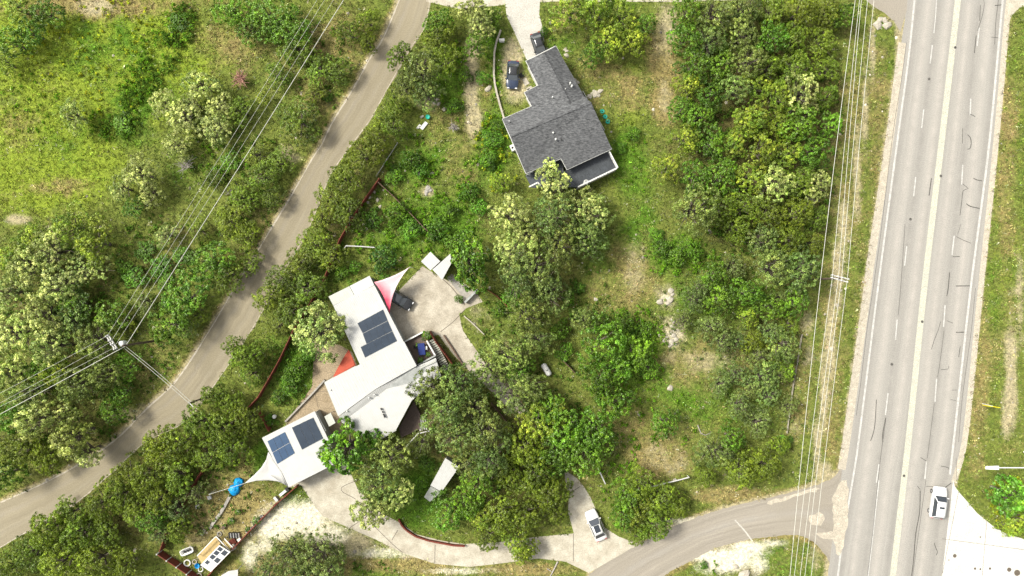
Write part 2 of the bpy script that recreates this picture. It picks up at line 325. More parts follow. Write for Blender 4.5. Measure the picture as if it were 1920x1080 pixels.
# ---------------------------------------------------------------- roads and paving
def road_mat(name, base, dark, light, along=.05, across=14, crackle=True, tracks=()):
    m, nt, nd, lk, b = nodes(name); uv = N(nt, 'ShaderNodeUVMap').outputs[0]; co = objco(nt)
    mp = N(nt, 'ShaderNodeMapping'); lk.new(uv, mp.inputs[0]); mp.inputs['Scale'].default_value = (across, along, 1)
    st = noise(nt, 1.0, 5, .65, mp.outputs[0])
    c = mix(nt, ramp(nt, st, .3, .7), dark, light)
    c = mix(nt, ramp(nt, noise(nt, .12, 6, .7, co), .35, .7), c, base)
    for u0, wd, col, f in tracks:
        sx = N(nt, 'ShaderNodeSeparateXYZ'); lk.new(uv, sx.inputs[0])
        d = math_(nt, 'ABSOLUTE', math_(nt, 'SUBTRACT', sx.outputs[0], u0))
        k = math_(nt, 'SUBTRACT', 1.0, math_(nt, 'DIVIDE', d, wd), True)
        k = math_(nt, 'MULTIPLY', k, math_(nt, 'MULTIPLY', ramp(nt, noise(nt, .5, 6, .7, co), .25, .7), f), True)
        c = mix(nt, k, c, col)
    g = ramp(nt, noise(nt, 6.5, 6, .85, co), .33, .67, (.70,.70,.70), (1.26,1.25,1.23))
    c = mix(nt, 1.0, c, g, 'MULTIPLY')
    lk.new(c, b.inputs['Base Color']); b.inputs['Roughness'].default_value = .9
    bump(nt, b, noise(nt, 12, 4, .7, co), .4, .02)
    return m
G_ = lambda v, t=(1, .97, .90): tuple(v * x for x in t)
road_mat('chip_seal', G_(.200,(1,.87,.60)), G_(.160,(1,.87,.62)), G_(.245,(1,.875,.62)), .04, 9, tracks=((.30,.10,G_(.215,(1,.90,.74)),.6),(.68,.10,G_(.225,(1,.90,.70)),.5)))
hw = [(.11 + i*.1, .045, G_(.300,(1,.94,.86)) if i % 2 else G_(.190,(1,.96,.89)), 1.25) for i in range(9)]
road_mat('highway_asphalt', G_(.240,(1,.96,.885)), G_(.200,(1,.955,.885)), G_(.278,(1,.96,.885)), .012, 22, tracks=hw)
road_mat('side_asphalt', G_(.215,(1,.90,.74)), G_(.165,(1,.90,.76)), G_(.29,(1,.91,.77)), .03, 12, tracks=((.45,.12,G_(.24,(1,.95,.88)),.6),))
mat('edge_gravel', (.40,.36,.29), .95, .3, 1.5, speck=.7, bmp=.4)
mat('concrete_tan', (.27,.24,.185), .9, 0, .55, col2=(.40,.375,.31), speck=.22, bmp=.2)
mat('concrete_court', (.205,.178,.135), .9, 0, .38, col2=(.40,.365,.30), speck=.25, bmp=.2)
mat('concrete_white', (.38,.365,.33), .9, 0, .3, col2=(.33,.315,.28), speck=.3, bmp=.15)
mat('concrete_pale', (.47,.46,.43), .9, 0, .25, col2=(.41,.40,.37), speck=.3)
mat('tar', (.030,.028,.026), .7, 0, 2, col2=(.10,.095,.085))
mat('joint', (.11,.09,.07), .9, .3, 4)
mat('white_paint', (.42,.415,.40), .7, 0, 1.6, col2=(.29,.28,.26), speck=.4)
mat('yellow_paint', (.385,.385,.305), .8, 0, .7, col2=(.32,.315,.27), speck=.35)
hwy, _ = strip('highway', HWY_L, HWY_R, .008, 'highway_asphalt', 20, 120, jit=.35)
def hx(base, y): return base - .122 * y
line('shoulder_gravel', [(x+2, y) for x, y in HWY_L[2:7]] + [(1578,880)], 1.25, .0118, 'edge_gravel', hwy)
line('shoulder_gravel', [(x-1, y) for x, y in HWY_R[:8]], .9, .0118, 'edge_gravel', hwy)
for pts, w, m, n_ in (([(1722,-80),(1705,95),(1682,267),(1646,540),(1612,810),(1602,880),(1580,1010),(1566,1120)], .30, 'white_paint', 'edge_line'),
                  ([(1889,-80),(1880,0),(1855,267),(1820,540),(1790,810),(1781,890)], .34, 'white_paint', 'edge_line'),
                  ([(1803,-80),(1796,0),(1765,270),(1733,540),(1705,810),(1674,1080),(1664,1160)], .95, 'yellow_paint', 'median_stripe')):
    line(n_, pts, w, .016, m, hwy)
line('edge_line', [(1757,-20),(1754,30),(1751,62)], .14, .016, 'white_paint', hwy)
line('edge_line', [(1648,900),(1637,1000),(1625,1100)], .16, .016, 'white_paint', hwy)
for a, b in (((1748,85),(1744,119)),((1732,205),(1728,240)),((1717,332),(1713,368)),((1700,462),(1696,498)),((1682,599),(1679,637)),((1665,737),(1660,778)),((1648,870),(1643,905)),
             ((1836,52),(1832,86)),((1820,185),(1819,216)),((1805,309),(1803,346)),((1789,442),(1785,478)),((1772,572),(1769,613)),((1756,710),(1753,753)),((1737,865),(1734,898))):
    line('lane_dash', [a, b], .2, .016, 'white_paint', hwy)
def wob(pts, s=1.2): return [(x + random.uniform(-s, s), y + random.uniform(-s, s)) for x, y in pts]
SEAMS = [[(1843,-4),(1845,8),(1842,28),(1838,45),(1834,58)],[(1839,10),(1836,40)],[(1872,-6),(1870,15),(1866,40),(1864,84)],[(1866,11),(1877,10)],[(1858,70),(1871,72)],[(1831,66),(1827,100)],
 [(1819,215),(1824,216),(1829,219)],[(1804,240),(1805,268)],[(1814,252),(1820,258),(1822,268),(1818,278),(1813,280)],[(1746,334),(1742,366)],[(1825,334),(1833,337),(1841,338)],[(1805,345),(1815,355),(1806,358),(1804,380),(1799,405)],[(1812,381),(1820,387),(1837,390)],
 [(1792,444),(1807,451),(1820,455)],[(1787,482),(1800,481)],[(1781,512),(1778,540),(1775,554)],[(1792,536),(1818,537)],[(1763,602),(1758,620),(1752,638),(1746,656)],[(1776,602),(1787,607)],[(1793,624),(1808,624)],[(1800,650),(1798,670)],[(1765,692),(1776,692),(1779,687)],[(1785,732),(1793,732)],[(1781,749),(1793,751)],
 [(1643,748),(1640,790),(1638,812),(1633,826)],[(1660,784),(1656,810),(1654,828)],[(1725,857),(1737,864)],[(1765,875),(1778,877),(1779,880)],[(1719,910),(1722,916),(1726,918)],[(1726,920),(1723,960),(1717,1000),(1712,1052),(1708,1084)],[(1751,1018),(1755,1026),(1758,1034),(1754,1041)],[(1735,911),(1750,913)],[(1770,914),(1784,905)],
 [(1699,80),(1690,150),(1678,230),(1664,330),(1650,440),(1636,540),(1626,620),(1614,720),(1605,780)],[(1793,860),(1792,890),(1795,900)],[(1828,540),(1820,620),(1810,700),(1804,760),(1798,830)]]
for i, s in enumerate(SEAMS):
    line('tar_seam', wob(s), [random.uniform(.07, .15)] * 400 if i < 33 else .06, .020, 'tar', hwy)
for x, y, r_ in ((1790,1042,.3),(1838,1067,.16),(1828,1066,.2),(1856,1066,.2),(1892,1068,.35),(1907,1074,.5),(1838,1007,.12),(1779,1050,.12)):
    MB().lathe((*P(x, y)[:2], .026), [(r_, 0), (r_*.9, .006)], 9).build('oil_stain', 'joint', hwy)
for pts_ in ([(1660,790),(1652,850),(1644,920),(1636,1000),(1626,1080)],[(1736,900),(1728,960),(1718,1030),(1710,1084)],[(1697,420),(1690,520),(1684,590)],[(1770,620),(1760,690),(1757,706)],[(1752,756),(1744,810),(1739,860)],[(1802,420),(1796,440)]): line('tar_seam', wob(pts_, .8), .06, .0205, 'tar', hwy)
for x, y in ((1791,89),(1764,330),(1729,603),(1695,892),(1742,148),(1707,411),(1672,683)):
    MB().lathe((*P(x, y)[:2], .012), [(.22, 0), (.2, .02), (.1, .03)], 8).build('road_stud', 'tar', hwy)
strip('country_road', ROAD_L, ROAD_R, .004, 'chip_seal', 10, 220, jit=1.3)
side, _ = strip('side_road', SIDE_L, SIDE_R, .0055, 'side_asphalt', 12, 110, jit=.6)
line('road_patch', [(1378,975),(1400,1000),(1428,1040)], .22, .016, 'concrete_white', side)
sheet('top_road', TOPROAD, .0048, 'concrete_tan', jit=.6)
for c_, q_ in (('road_dust', [(1516,968),(1536,960),(1548,972),(1540,986),(1520,984)]),('road_dust', [(1530,1000),(1556,996),(1572,1000),(1560,1010),(1536,1008)]),('road_dust', [(1560,930),(1584,900),(1590,960),(1576,1040),(1562,1010)]),('road_dust', [(1440,940),(1490,926),(1530,914),(1534,919),(1490,933),(1444,946)])): sheet(c_, q_, .0135 + q_[0][1]*1e-6 + q_[0][0]*2e-6, 'edge_gravel', smooth=True, jit=1.5)
line('road_dust', [(x+1.5+random.uniform(-1,1), y) for x, y in ROAD_L[2:-1]], [random.uniform(.08,.32) for _ in range(2000)], .0062, 'edge_gravel')['kind'] = 'structure'
line('road_dust', [(x-1.5+random.uniform(-1,1), y) for x, y in ROAD_R[2:-1]], [random.uniform(.04,.16) for _ in range(2000)], .0063, 'edge_gravel')['kind'] = 'structure'
sheet('road_junction', TOPJ, .014, 'side_asphalt'); sheet('road_junction', TOPJE, .014, 'concrete_tan')
drv = sheet('driveway', DRIVE, .016, 'concrete_tan')
for pts in ([(815,1056),(816,1021)],[(655,990),(700,960)],[(735,1012),(746,994)],[(1075,1001),(1075,1052)],[(1066,926),(1088,912)],[(690,975),(736,1020),(755,1036)],[(667,936),(640,915),(700,890)]):
    line('expansion_joint', pts, .09, .021, 'joint', drv)
for pts in ([(1797,922),(1767,1075)],[(1766,1010),(1990,1040)],[(1850,975),(1840,1100)]): line('expansion_joint', pts, .06, .027, 'joint')['kind'] = 'structure'
crt = sheet('courtyard_paving', COURT, .012, 'concrete_court')
line('expansion_joint', [(826,622),(850,603),(872,580)], .09, .017, 'joint', crt)
line('expansion_joint', [(826,520),(848,540),(872,572)], .12, .017, 'joint', crt)
sheet('upper_driveway', UPDRIVE, .010, 'concrete_white'); sheet('east_driveway', EASTDRIVE, .024, 'concrete_pale', smooth=False)
mat('patio_tan', (.20,.155,.098), .9, 0, .5, col2=(.27,.215,.145), speck=.5)
pt = sheet('patio_paving', PATIO, .008, 'patio_tan')
for pts in ([(575,736),(615,733)],[(630,700),(605,720)],[(590,735),(597,765)]): line('expansion_joint', pts, .06, .013, 'joint', pt)
# ---------------------------------------------------------------- leaves, crowns, trees
def leaf_mat(name, tipc, trans=.16):
    """leaf colour = object colour x clump tint; young tips take a paler colour that also holds painted sunlit highlights"""
    m, nt, nd, lk, b = nodes(name); nd.remove(b)
    a = N(nt, 'ShaderNodeAttribute', attribute_name='tint'); s = N(nt, 'ShaderNodeSeparateColor'); lk.new(a.outputs['Color'], s.inputs[0])
    oi = N(nt, 'ShaderNodeObjectInfo')
    base = mix(nt, s.outputs[1], oi.outputs['Color'], tipc)
    cb = N(nt, 'ShaderNodeCombineColor')
    for i in range(3): lk.new(s.outputs[0], cb.inputs[i])
    c = mix(nt, 1.0, base, cb.outputs[0], 'MULTIPLY')
    warm = mix(nt, math_(nt, 'MULTIPLY', s.outputs[2], .35), c, mix(nt, 1.0, c, (1.5, .9, .55), 'MULTIPLY'))
    d = N(nt, 'ShaderNodeBsdfDiffuse'); t = N(nt, 'ShaderNodeBsdfTranslucent'); g = N(nt, 'ShaderNodeBsdfGlossy'); g.inputs['Roughness'].default_value = .45
    lk.new(warm, d.inputs[0]); lk.new(mix(nt, 1.0, warm, (1.1, 1.25, .5), 'MULTIPLY'), t.inputs[0]); g.inputs[0].default_value = (.9, .95, .8, 1)
    x = N(nt, 'ShaderNodeMixShader'); x.inputs[0].default_value = trans; lk.new(d.outputs[0], x.inputs[1]); lk.new(t.outputs[0], x.inputs[2])
    y = N(nt, 'ShaderNodeMixShader'); y.inputs[0].default_value = .035; lk.new(x.outputs[0], y.inputs[1]); lk.new(g.outputs[0], y.inputs[2])
    lk.new(y.outputs[0], nd['Material Output'].inputs[0]); return m
def unit(v): return v / (np.linalg.norm(v, axis=1, keepdims=True) + 1e-9)
def leaves(C, Dn, r, k, lw, rng, tint, tip, up=.25, rnd=.55):
    """k leaf blades round each tuft centre C facing about outward"""
    n = len(C); C = np.repeat(C, k, 0); D = np.repeat(Dn, k, 0); rr = np.repeat(r, k)[:, None]
    q = unit(rng.normal(size=(n*k, 3))); q = unit(q + D * .7)
    p = C + q * rr * (rng.random((n*k, 1)) ** .45)
    nn = unit(q * .75 + D * .25 + rng.normal(size=(n*k, 3)) * rnd + np.array([0, 0, up]))
    a = unit(np.cross(nn, rng.normal(size=(n*k, 3)))); b = np.cross(nn, a)
    sz = rng.uniform(.7, 1.35, (n*k, 1)); l = lw[0] * sz / 2; w = lw[1] * sz / 2
    V = np.stack([p - a*l, p + b*w - a*l*.1, p + a*l, p - b*w - a*l*.1], 1).reshape(-1, 3)
    T = np.repeat(tint, k) * rng.lognormal(0, .28, n*k); tp = np.clip(np.repeat(tip, k) * rng.uniform(.6, 1.2, n*k), 0, 1)
    A = np.c_[T, tp, rng.random(n*k) ** 3, np.ones(n*k)]
    return V, np.repeat(A, 4, 0)
SPEC = dict(  # height ratio, lobes, lobe radius, tuft radius, leaf size, leaves per tuft, tufts per m2 of lobe, tip share
    O=dict(hr=1.75, nl=15, lr=.31, tr=.27, lw=(.17, .09), k=36, den=1.5, tip=.95, mt='leaf_pale', z0=.50),
    o=dict(hr=1.80, nl=16, lr=.31, tr=.28, lw=(.165, .085), k=36, den=1.35, tip=.26, mt='leaf_oak', z0=.50),
    G=dict(hr=1.65, nl=12, lr=.36, tr=.27, lw=(.18, .11), k=34, den=1.45, tip=.28, mt='leaf_green', z0=.48),
    J=dict(hr=1.45, nl=22, lr=.25, tr=.25, lw=(.135, .075), k=38, den=1.9, tip=.26, mt='leaf_juniper', z0=.40),
    Y=dict(hr=1.65, nl=16, lr=.28, tr=.27, lw=(.165, .09), k=36, den=1.5, tip=.5, mt='leaf_yellow', z0=.48),
    g=dict(hr=1.40, nl=14, lr=.33, tr=.30, lw=(.17, .08), k=36, den=1.25, tip=.22, mt='leaf_grey', z0=.46),
    V=dict(hr=1.6, nl=15, lr=.32, tr=.28, lw=(.26, .17), k=24, den=1.5, tip=.5, mt='leaf_vivid', z0=.46),
    B=dict(hr=.95, nl=10, lr=.36, tr=.23, lw=(.22, .14), k=20, den=1.6, tip=.25, mt='leaf_green', z0=.30))
leaf_mat('leaf_vivid', (.21, .37, .020), .2); leaf_mat('leaf_pale', (.50, .56, .19)); leaf_mat('leaf_oak', (.39, .44, .11)); leaf_mat('leaf_green', (.20, .35, .016), .2)
leaf_mat('leaf_juniper', (.24, .30, .018), .18); leaf_mat('leaf_yellow', (.44, .50, .055), .2); leaf_mat('leaf_grey', (.26, .33, .095))
TINT = dict(V=(.068,.180,.014), O=(.148,.215,.044), o=(.094,.150,.030), G=(.066,.148,.010), J=(.092,.146,.010), Y=(.105,.182,.013), g=(.100,.155,.036), B=(.062,.155,.010))
mat('bark', (.17, .145, .115), .9, .45, 4, bmp=.5); mat('dead_twig', (.34, .31, .28), .9, .35, 5)
def crown_proto(sp, seed):
    s = SPEC[sp]; rng = np.random.default_rng(seed); R = 3.0; Ht = s['hr'] * R
    L = []; gold = 2.39996; ph = rng.uniform(0, 6.28); sq = rng.uniform(.78, 1.0); sa = rng.uniform(0, 3.14)
    for i in range(s['nl']):
        rho = math.sqrt((i + .4) / s['nl']) * (1 - s['lr'] * .72) * rng.uniform(.68, 1.2); a = ph + i * gold + rng.normal(0, .25)
        x, y = rho * R * math.cos(a), rho * R * math.sin(a)
        u, v = x*math.cos(sa)+y*math.sin(sa), -x*math.sin(sa)+y*math.cos(sa); v *= sq; x, y = u*math.cos(sa)-v*math.sin(sa), u*math.sin(sa)+v*math.cos(sa)
        lr = s['lr'] * R * rng.uniform(.62, 1.15)
        z = Ht * (s['z0'] + (1 - s['z0']) * max(0, 1 - rho ** 2 * 1.15) * rng.uniform(.75, 1.08)) - lr * .6
        L.append((x, y, max(z, lr * .35), lr))
    L = np.array(L); C = []; D = []; Rr = []; T = []; Tp = []
    for j, (x, y, z, lr) in enumerate(L):
        n = int(s['den'] * 2 * math.pi * lr * lr / (s['tr'] ** 2 * 3.14) * .62) + 3
        d = unit(rng.normal(size=(n, 3))); d[:, 2] = np.abs(d[:, 2]) * 1.1 - .45 * rng.random(n); d = unit(d)
        c = np.array([x, y, z]) + d * lr * rng.uniform(.72, 1.12, (n, 1)); keep = np.ones(n, bool)
        for k2, (a, b, e, l2) in enumerate(L):
            if k2 != j: keep &= np.linalg.norm(c - (a, b, e), axis=1) > l2 * .78
        c, d = c[keep], d[keep]; n = len(c); C.append(c); D.append(d); Rr.append(s['tr'] * rng.uniform(.65, 1.25, n))
        lt = rng.lognormal(0, .22); T.append(lt * rng.lognormal(0, .2, n))
        tp = np.clip(s['tip'] * rng.choice([.15, .7, 1.25]) * (.25 + .85*np.clip(d[:, 2], 0, 1)) * rng.uniform(.35, 1.1, n), 0, 1); Tp.append(tp)  # paler on upward-facing tufts: sunlit highlight put into the tip colour
    C, D = np.concatenate(C), np.concatenate(D)
    V, A = leaves(C, D, np.concatenate(Rr), s['k'], s['lw'], rng, np.concatenate(T), np.concatenate(Tp), rnd=.75 if sp != 'J' else .6)
    V[:, 2] = np.maximum(V[:, 2], .03)
    me = npmesh('crown', V, 4, MATS[s['mt']], A)
    b = MB(); zt = Ht * .32
    b.tube([(0,0,0), (.05,.03,zt*.5), (0,0,zt)], [.24, .19, .17], 7)
    for x, y, z, lr in L[::1 if sp in 'OogV' else 2]:
        md = (x*.45+rng.normal(0,.15), y*.45+rng.normal(0,.15), zt + (z-zt)*.55)
        b.tube([(0,0,zt*.9), md, (x*.95, y*.95, z+lr*.35)], [.13, .08, .03], 5, False)
        if sp in 'OogV':
            for _ in range(2):
                e = rng.normal(0, .5, 3); b.tube([md, (md[0]+e[0]*.7, md[1]+e[1]*.7, md[2]+.4), (x+e[0], y+e[1], z+lr*.6+e[2]*.3)], [.05, .035, .015], 4, False)
    o = b.build('trunk', 'bark', None); tm = o.data; loc = o.location.copy()
    for v in tm.vertices: v.co += loc
    bpy.data.objects.remove(o); return me, tm
PROTO = {sp: [crown_proto(sp, 100*i + ord(sp)) for i in range(8 if sp in 'OoGJ' else 4)] for sp in SPEC}

TREES = {
'V': '''882 490 43;650 840 50;690 828 28;1888 925 42''',
'O': '''135 215 27;375 158 32;308 195 30;345 222 34;402 240 34;330 272 27;412 198 28;360 190 22;262 325 34;228 352 26;282 362 24;310 440 22;95 470 42;50 500 40;18 545 36;108 535 40;155 505 36;80 590 42;25 625 44;100 650 40;85 785 48;140 815 42;165 845 34;30 700 36;
1038 343 38;958 402 40;1090 388 34;1108 410 40;960 470 40;985 440 30;1450 345 34;1530 345 26;1500 175 34;885 18 28;905 48 32;592 622 52;622 598 36;700 950 40;745 925 36''',
'o': '''1000 500 50;1040 410 44;1050 460 40;1100 450 38;970 530 40;1030 545 40;1340 25 34;1395 18 34;1330 78 30;1390 66 32;1400 118 32;1375 170 28;1300 395 42;1445 505 38;1500 510 36;1425 452 32;1465 650 32;1430 705 30;1340 845 34;1095 600 28;
985 590 38;1000 636 34;950 660 42;915 690 36;860 715 44;812 722 40;835 765 44;885 765 42;915 810 40;852 812 42;884 868 34;922 855 42;735 850 44;710 900 44;790 132 40;762 165 30;800 175 32;150 720 40;60 735 40;200 700 34;994 724 34;965 742 38;180 640 36;130 600 36''',
'G': '''505 25 42;540 60 36;470 50 30;85 22 30;22 78 32;58 60 28;430 15 34;820 48 28;895 85 26;920 35 22;620 850 26;1130 640 46;1160 600 26;1150 690 38;1120 715 36;1150 755 36;1190 660 34;1285 72 28;1290 20 28;1445 75 30;1580 30 24;1300 122 28;1350 122 28;1330 180 26;1275 210 24;1310 220 26;1330 268 28;1500 232 32;1520 285 32;1350 335 32;1300 330 28;1350 560 30;1400 550 30;1440 575 30;1490 565 28;1335 515 28;1110 105 24;1210 48 22;1092 440 30;1060 800 42;1110 800 42;1042 850 42;1095 850 42;1130 830 30;895 905 38;840 960 36;870 940 32;285 975 28;390 492 40;345 560 46;318 605 40;140 570 36;205 590 32;240 690 26;30 780 34;8 890 34;1245 790 28;1370 820 26;970 690 30;1030 764 32;1555 235 22;1176 930 32;1168 965 30;215 770 26;250 390 22;75 700 30;230 735 24''',
'J': '''482 288 26;522 302 26;398 335 22;372 432 22;470 492 24;590 175 22;690 80 20;555 88 36;598 128 30;655 62 26;690 38 22;635 132 28;558 222 42;520 140 26;430 412 34;460 440 30;458 372 30;490 330 32;445 350 22;512 372 24;425 515 34;370 590 26;825 68 34;835 115 34;750 105 26;745 196 24;735 236 30;708 252 28;680 290 36;650 335 34;620 375 32;652 398 32;600 412 26;588 455 32;560 492 32;620 480 28;530 525 32;575 540 36;500 560 30;540 585 30;520 610 24;465 668 32;442 650 24;472 700 26;402 742 26;430 755 26;378 790 38;422 800 38;462 785 32;340 828 40;300 842 36;390 850 36;440 838 34;282 890 38;332 890 38;238 890 32;228 925 34;190 942 32;258 950 34;300 930 34;132 962 30;92 990 40;150 1002 38;60 1035 38;120 1052 42;182 1050 38;240 1060 34;18 1065 34;200 998 32;336 992 26;40 840 40;85 855 34;
1445 20 32;1500 20 32;1550 25 30;1485 75 32;1540 82 30;1440 130 28;1490 128 32;1548 132 26;1500 342 32;1345 388 32;1395 390 32;1440 400 32;1490 402 32;1530 412 24;1475 452 32;1520 458 24;1480 610 22;1470 690 24;1400 235 28;1460 235 28;1380 430 28;980 838 40;1002 890 42;1030 920 40;960 890 36;940 962 42;985 965 38;1040 958 26;915 1008 28;1390 880 38;1430 872 34;1322 892 22;1462 835 20;1200 905 34;1240 935 34;1190 960 36;1225 980 34;1270 950 24;1195 1005 20;
220 605 28;450 205 28;1410 640 24;1550 180 22;985 1030 24''',
'Y': '''30 14 30;10 118 22;1072 22 38;1120 28 38;1165 32 34;1140 75 36;1185 82 30;940 342 22;1290 162 26;1415 165 28;1455 182 28;1405 222 34;1425 285 32;1470 290 32;1375 272 28;1285 262 28;1250 318 30;1400 335 30;130 425 38;175 455 42;110 700 34;20 480 34;60 445 30;905 965 28;970 1010 28;978 1035 22;1908 975 30;1045 772 28;1010 792 40;490 182 18;1450 640 20;1400 595 22;1885 985 20''',
'g': '''1312 540 22;1352 640 26;1422 665 26;1442 622 24;1405 722 24;1385 640 20;1460 700 22;1475 760 20;1330 610 26;1300 560 26;1280 600 22;1380 700 26;1385 760 28;1420 790 30;1440 740 26;1350 720 24;1460 560 22;330 950 30;365 925 26;300 1000 22;545 1040 44;600 1035 46;620 1065 38;570 1075 40;500 1070 26;350 610 24;270 565 24;1370 500 24;790 830 24''',
'B': '''335 40 20;230 232 20;615 182 10;720 483 27;1190 252 15;1165 278 11;1470 832 16;800 640 7;925 262 20;915 300 18;935 235 14;740 330 18;770 300 22;790 320 16;700 410 20;745 400 24;770 430 22;820 430 24;840 400 18;850 455 22;720 520 12;560 690 22;545 725 20;580 665 16;520 745 16;1215 690 24;1205 620 20;1180 620 18;1270 480 20;1300 470 18;1240 465 18;1230 440 14;860 560 9;870 140 16;850 200 16;905 145 14;1020 60 10;430 300 22;400 330 18;340 480 20;300 500 22;270 470 20;310 530 18;250 520 24;230 500 18;880 360 20;900 390 18;960 560 20;935 580 16;500 790 12;545 700 16;640 560 14;665 500 14;640 510 14;800 870 16;790 905 14;1065 560 16;1085 540 14;1050 620 20;1060 660 18;1080 590 14;1320 1060 8'''}
LAND = [(215,640,'the transformer pole'),(357,755,'the slim service pole'),(1060,120,'the grey house front wing'),(1050,250,'the grey house'),(1110,320,'the grey house deck'),(650,600,'the solar-panelled white roof'),(720,760,'the broad white roof'),(555,840,'the white annex'),(828,895,'the white-roofed shed'),(1117,985,'the parked white sedan'),
 (1573,522,'the crossarm pole'),(755,565,'the courtyard car'),(810,500,'the square white huts'),(400,1040,'the garden coop'),(435,960,'the straw garden'),(180,110,'the upper-left meadow'),(60,300,'the mid-left meadow'),(840,1040,'the curved driveway'),(885,180,'the pale gravel track'),(795,236,'the dumped white boards'),(765,395,'the rusty board fence'),(1185,500,'the dry clearing'),
 (1262,620,'the white rocks'),(1240,865,'the bare rocky patch'),(1255,900,'the grey pipe rail'),(1400,975,'the bottom side road'),(1135,217,'the teal lids'),(985,50,'the upper driveway'),(960,140,'the blue-black car'),(1240,100,'the dry straw strip'),(700,130,'the upper country road'),(560,380,'the middle country road'),(440,560,'the road bend'),(330,740,'the road under the wires'),(100,920,'the lower-left road'),
 (720,483,'the round garden bush'),(1023,692,'the white gas tank'),(650,430,'the rust-red fence corner'),(515,660,'the long rust-red fence'),(540,20,'the upper wire span'),(400,340,'the middle wire span'),(280,540,'the lower wire span'),(90,700,'the left wire span'),(1600,120,'the upper roadside wires'),(1560,330,'the middle roadside wires'),(1500,740,'the lower roadside wires'),(1850,878,'the street lamp arm'),(1290,690,'the scrub clearing'),(800,660,'the terrace'),(785,790,'the lower deck'),(575,1040,'the bottom sandy bank'),(452,148,'the pinkish dead shrub'),(820,930,'the oval lawn'),(30,412,'the pale bare spot'),(1150,330,'the green lawn'),(1430,300,'the centre of the right wood'),(1400,60,'the top of the right wood'),(1440,450,'the foot of the right wood')]
WORD = dict(V='bright leaf-green', O='cream-tipped', o='olive green', G='vivid green', J='dark knobbly', Y='yellow-green', g='dull grey-green', B='leafy green')
ORDN = ['', 'second', 'third', 'fourth', 'fifth', 'sixth', 'seventh', 'eighth', 'ninth']
def plant_all():
    rows = []
    for sp, s in TREES.items():
        for t in s.replace('\n', '').split(';'):
            x, y, r = map(float, t.split()); rows.append([sp, x, y, r])
    rng = random.Random(5); lab = []
    for sp, x, y, r in rows:
        d, lx, ly, nm = min((math.hypot(x-a, y-b), a, b, n) for a, b, n in LAND)
        dx, dy = x - lx, y - ly
        h = 'left' if dx < 0 else 'right'; v = 'above' if dy < 0 else 'below'
        rel = f'right beside' if d < 14 else (f'{h} of' if abs(dx) > 2.4*abs(dy) else (v if abs(dy) > 2.4*abs(dx) else f'{v} and {h} of'))
        small = r < (16 if sp == 'B' else 29); big = r > (22 if sp == 'B' else 38)
        kind = 'bush' if sp == 'B' else ('juniper' if sp == 'J' else 'tree')
        lab.append(f"{'small ' if small else 'large ' if big else ''}{WORD[sp]} {kind} {rel} {nm}")
    seen = {}
    for i, l in enumerate(lab): seen.setdefault(l, []).append(i)
    for l, ii in seen.items():
        if len(ii) > 1:
            hor = max(rows[i][1] for i in ii) - min(rows[i][1] for i in ii) >= max(rows[i][2] for i in ii) - min(rows[i][2] for i in ii)
            ii = sorted(ii, key=lambda i: rows[i][1] if hor else rows[i][2])
            for k, i in enumerate(ii):
                e = ('leftmost' if hor else 'uppermost') if k == 0 else (('rightmost' if hor else 'lowest') if k == len(ii)-1 else f"{ORDN[k]} from the {'left' if hor else 'top'}")
                lab[i] = f"{l}, {e}"
    for (sp, x, y, r), l in zip(rows, lab):
        sc = r / S / 3.0 * (1.2 if x > 1240 and y < 540 else 1.1); hz = SPEC[sp]['hr'] * 3.0 * sc
        hs = rng.uniform(.88, 1.15) * (.7 if sp == 'B' and x < 480 else 1)
        p = P(x, y, hz * .6 * hs); cm, tm = rng.choice(PROTO[sp])
        bush = sp == 'B'
        g = 'low leafy bushes' if bush else 'dark junipers' if sp == 'J' else 'broadleaf trees'
        o = thing('bush' if bush else 'juniper_tree' if sp == 'J' else 'broadleaf_tree', (p[0], p[1], 0), l, 'bush' if bush else 'tree', g)
        o.rotation_euler = (0, 0, rng.uniform(0, 6.28)); ex = rng.uniform(.88, 1.12); o.scale = (sc * ex, sc / ex, sc * hs * (.8 if x < 640 and y < 640 else 1))
        c = bpy.data.objects.new('foliage' if bush else 'crown', cm); t = bpy.data.objects.new('stem' if bush else 'trunk', tm)
        for q in (c, t): COL.objects.link(q); q.parent = o
        b = rng.lognormvariate(0, .16); w = rng.uniform(-.12, .14)
        k = TINT[sp] if (x, y) != (720, 483) else (.026,.085,.016); c.color = (k[0]*b*(1+w), k[1]*b, k[2]*b*(1-w*.5), 1)
    print('trees', len(rows), 'unique labels', len(set(lab)))
plant_all()

# ---------------------------------------------------------------- grass, weeds and scrub (nobody could count them)
def attr_mat(name, trans=.2):
    m, nt, nd, lk, b = nodes(name); nd.remove(b)
    a = N(nt, 'ShaderNodeAttribute', attribute_name='tint')
    d = N(nt, 'ShaderNodeBsdfDiffuse'); t = N(nt, 'ShaderNodeBsdfTranslucent'); x = N(nt, 'ShaderNodeMixShader'); x.inputs[0].default_value = trans
    lk.new(a.outputs['Color'], d.inputs[0]); lk.new(a.outputs['Color'], t.inputs[0])
    lk.new(d.outputs[0], x.inputs[1]); lk.new(t.outputs[0], x.inputs[2]); lk.new(x.outputs[0], nd['Material Output'].inputs[0]); return m
attr_mat('grass_blades'); attr_mat('weed_leaves', .28)
def unpaved(x, y):
    m = np.ones(x.shape, bool)
    for p in PAVED: m &= ~inpoly(x, y, p)
    return m
def soil_colour(L, rng):
    n = len(L['dry']); c = np.tile(np.array(PALE['base']) * 1.15, (n, 1))
    for k in ('yell', 'brown', 'lush', 'dry', 'bare', 'white'):
        w = np.clip(L[k] * 1.5 + rng.normal(0, .33, n) - .42, 0, 1)[:, None]; c = c*(1-w) + np.array(PALE[k]) * (1.0 if k in ('bare','white','brown') else 1.2) * w
    return c
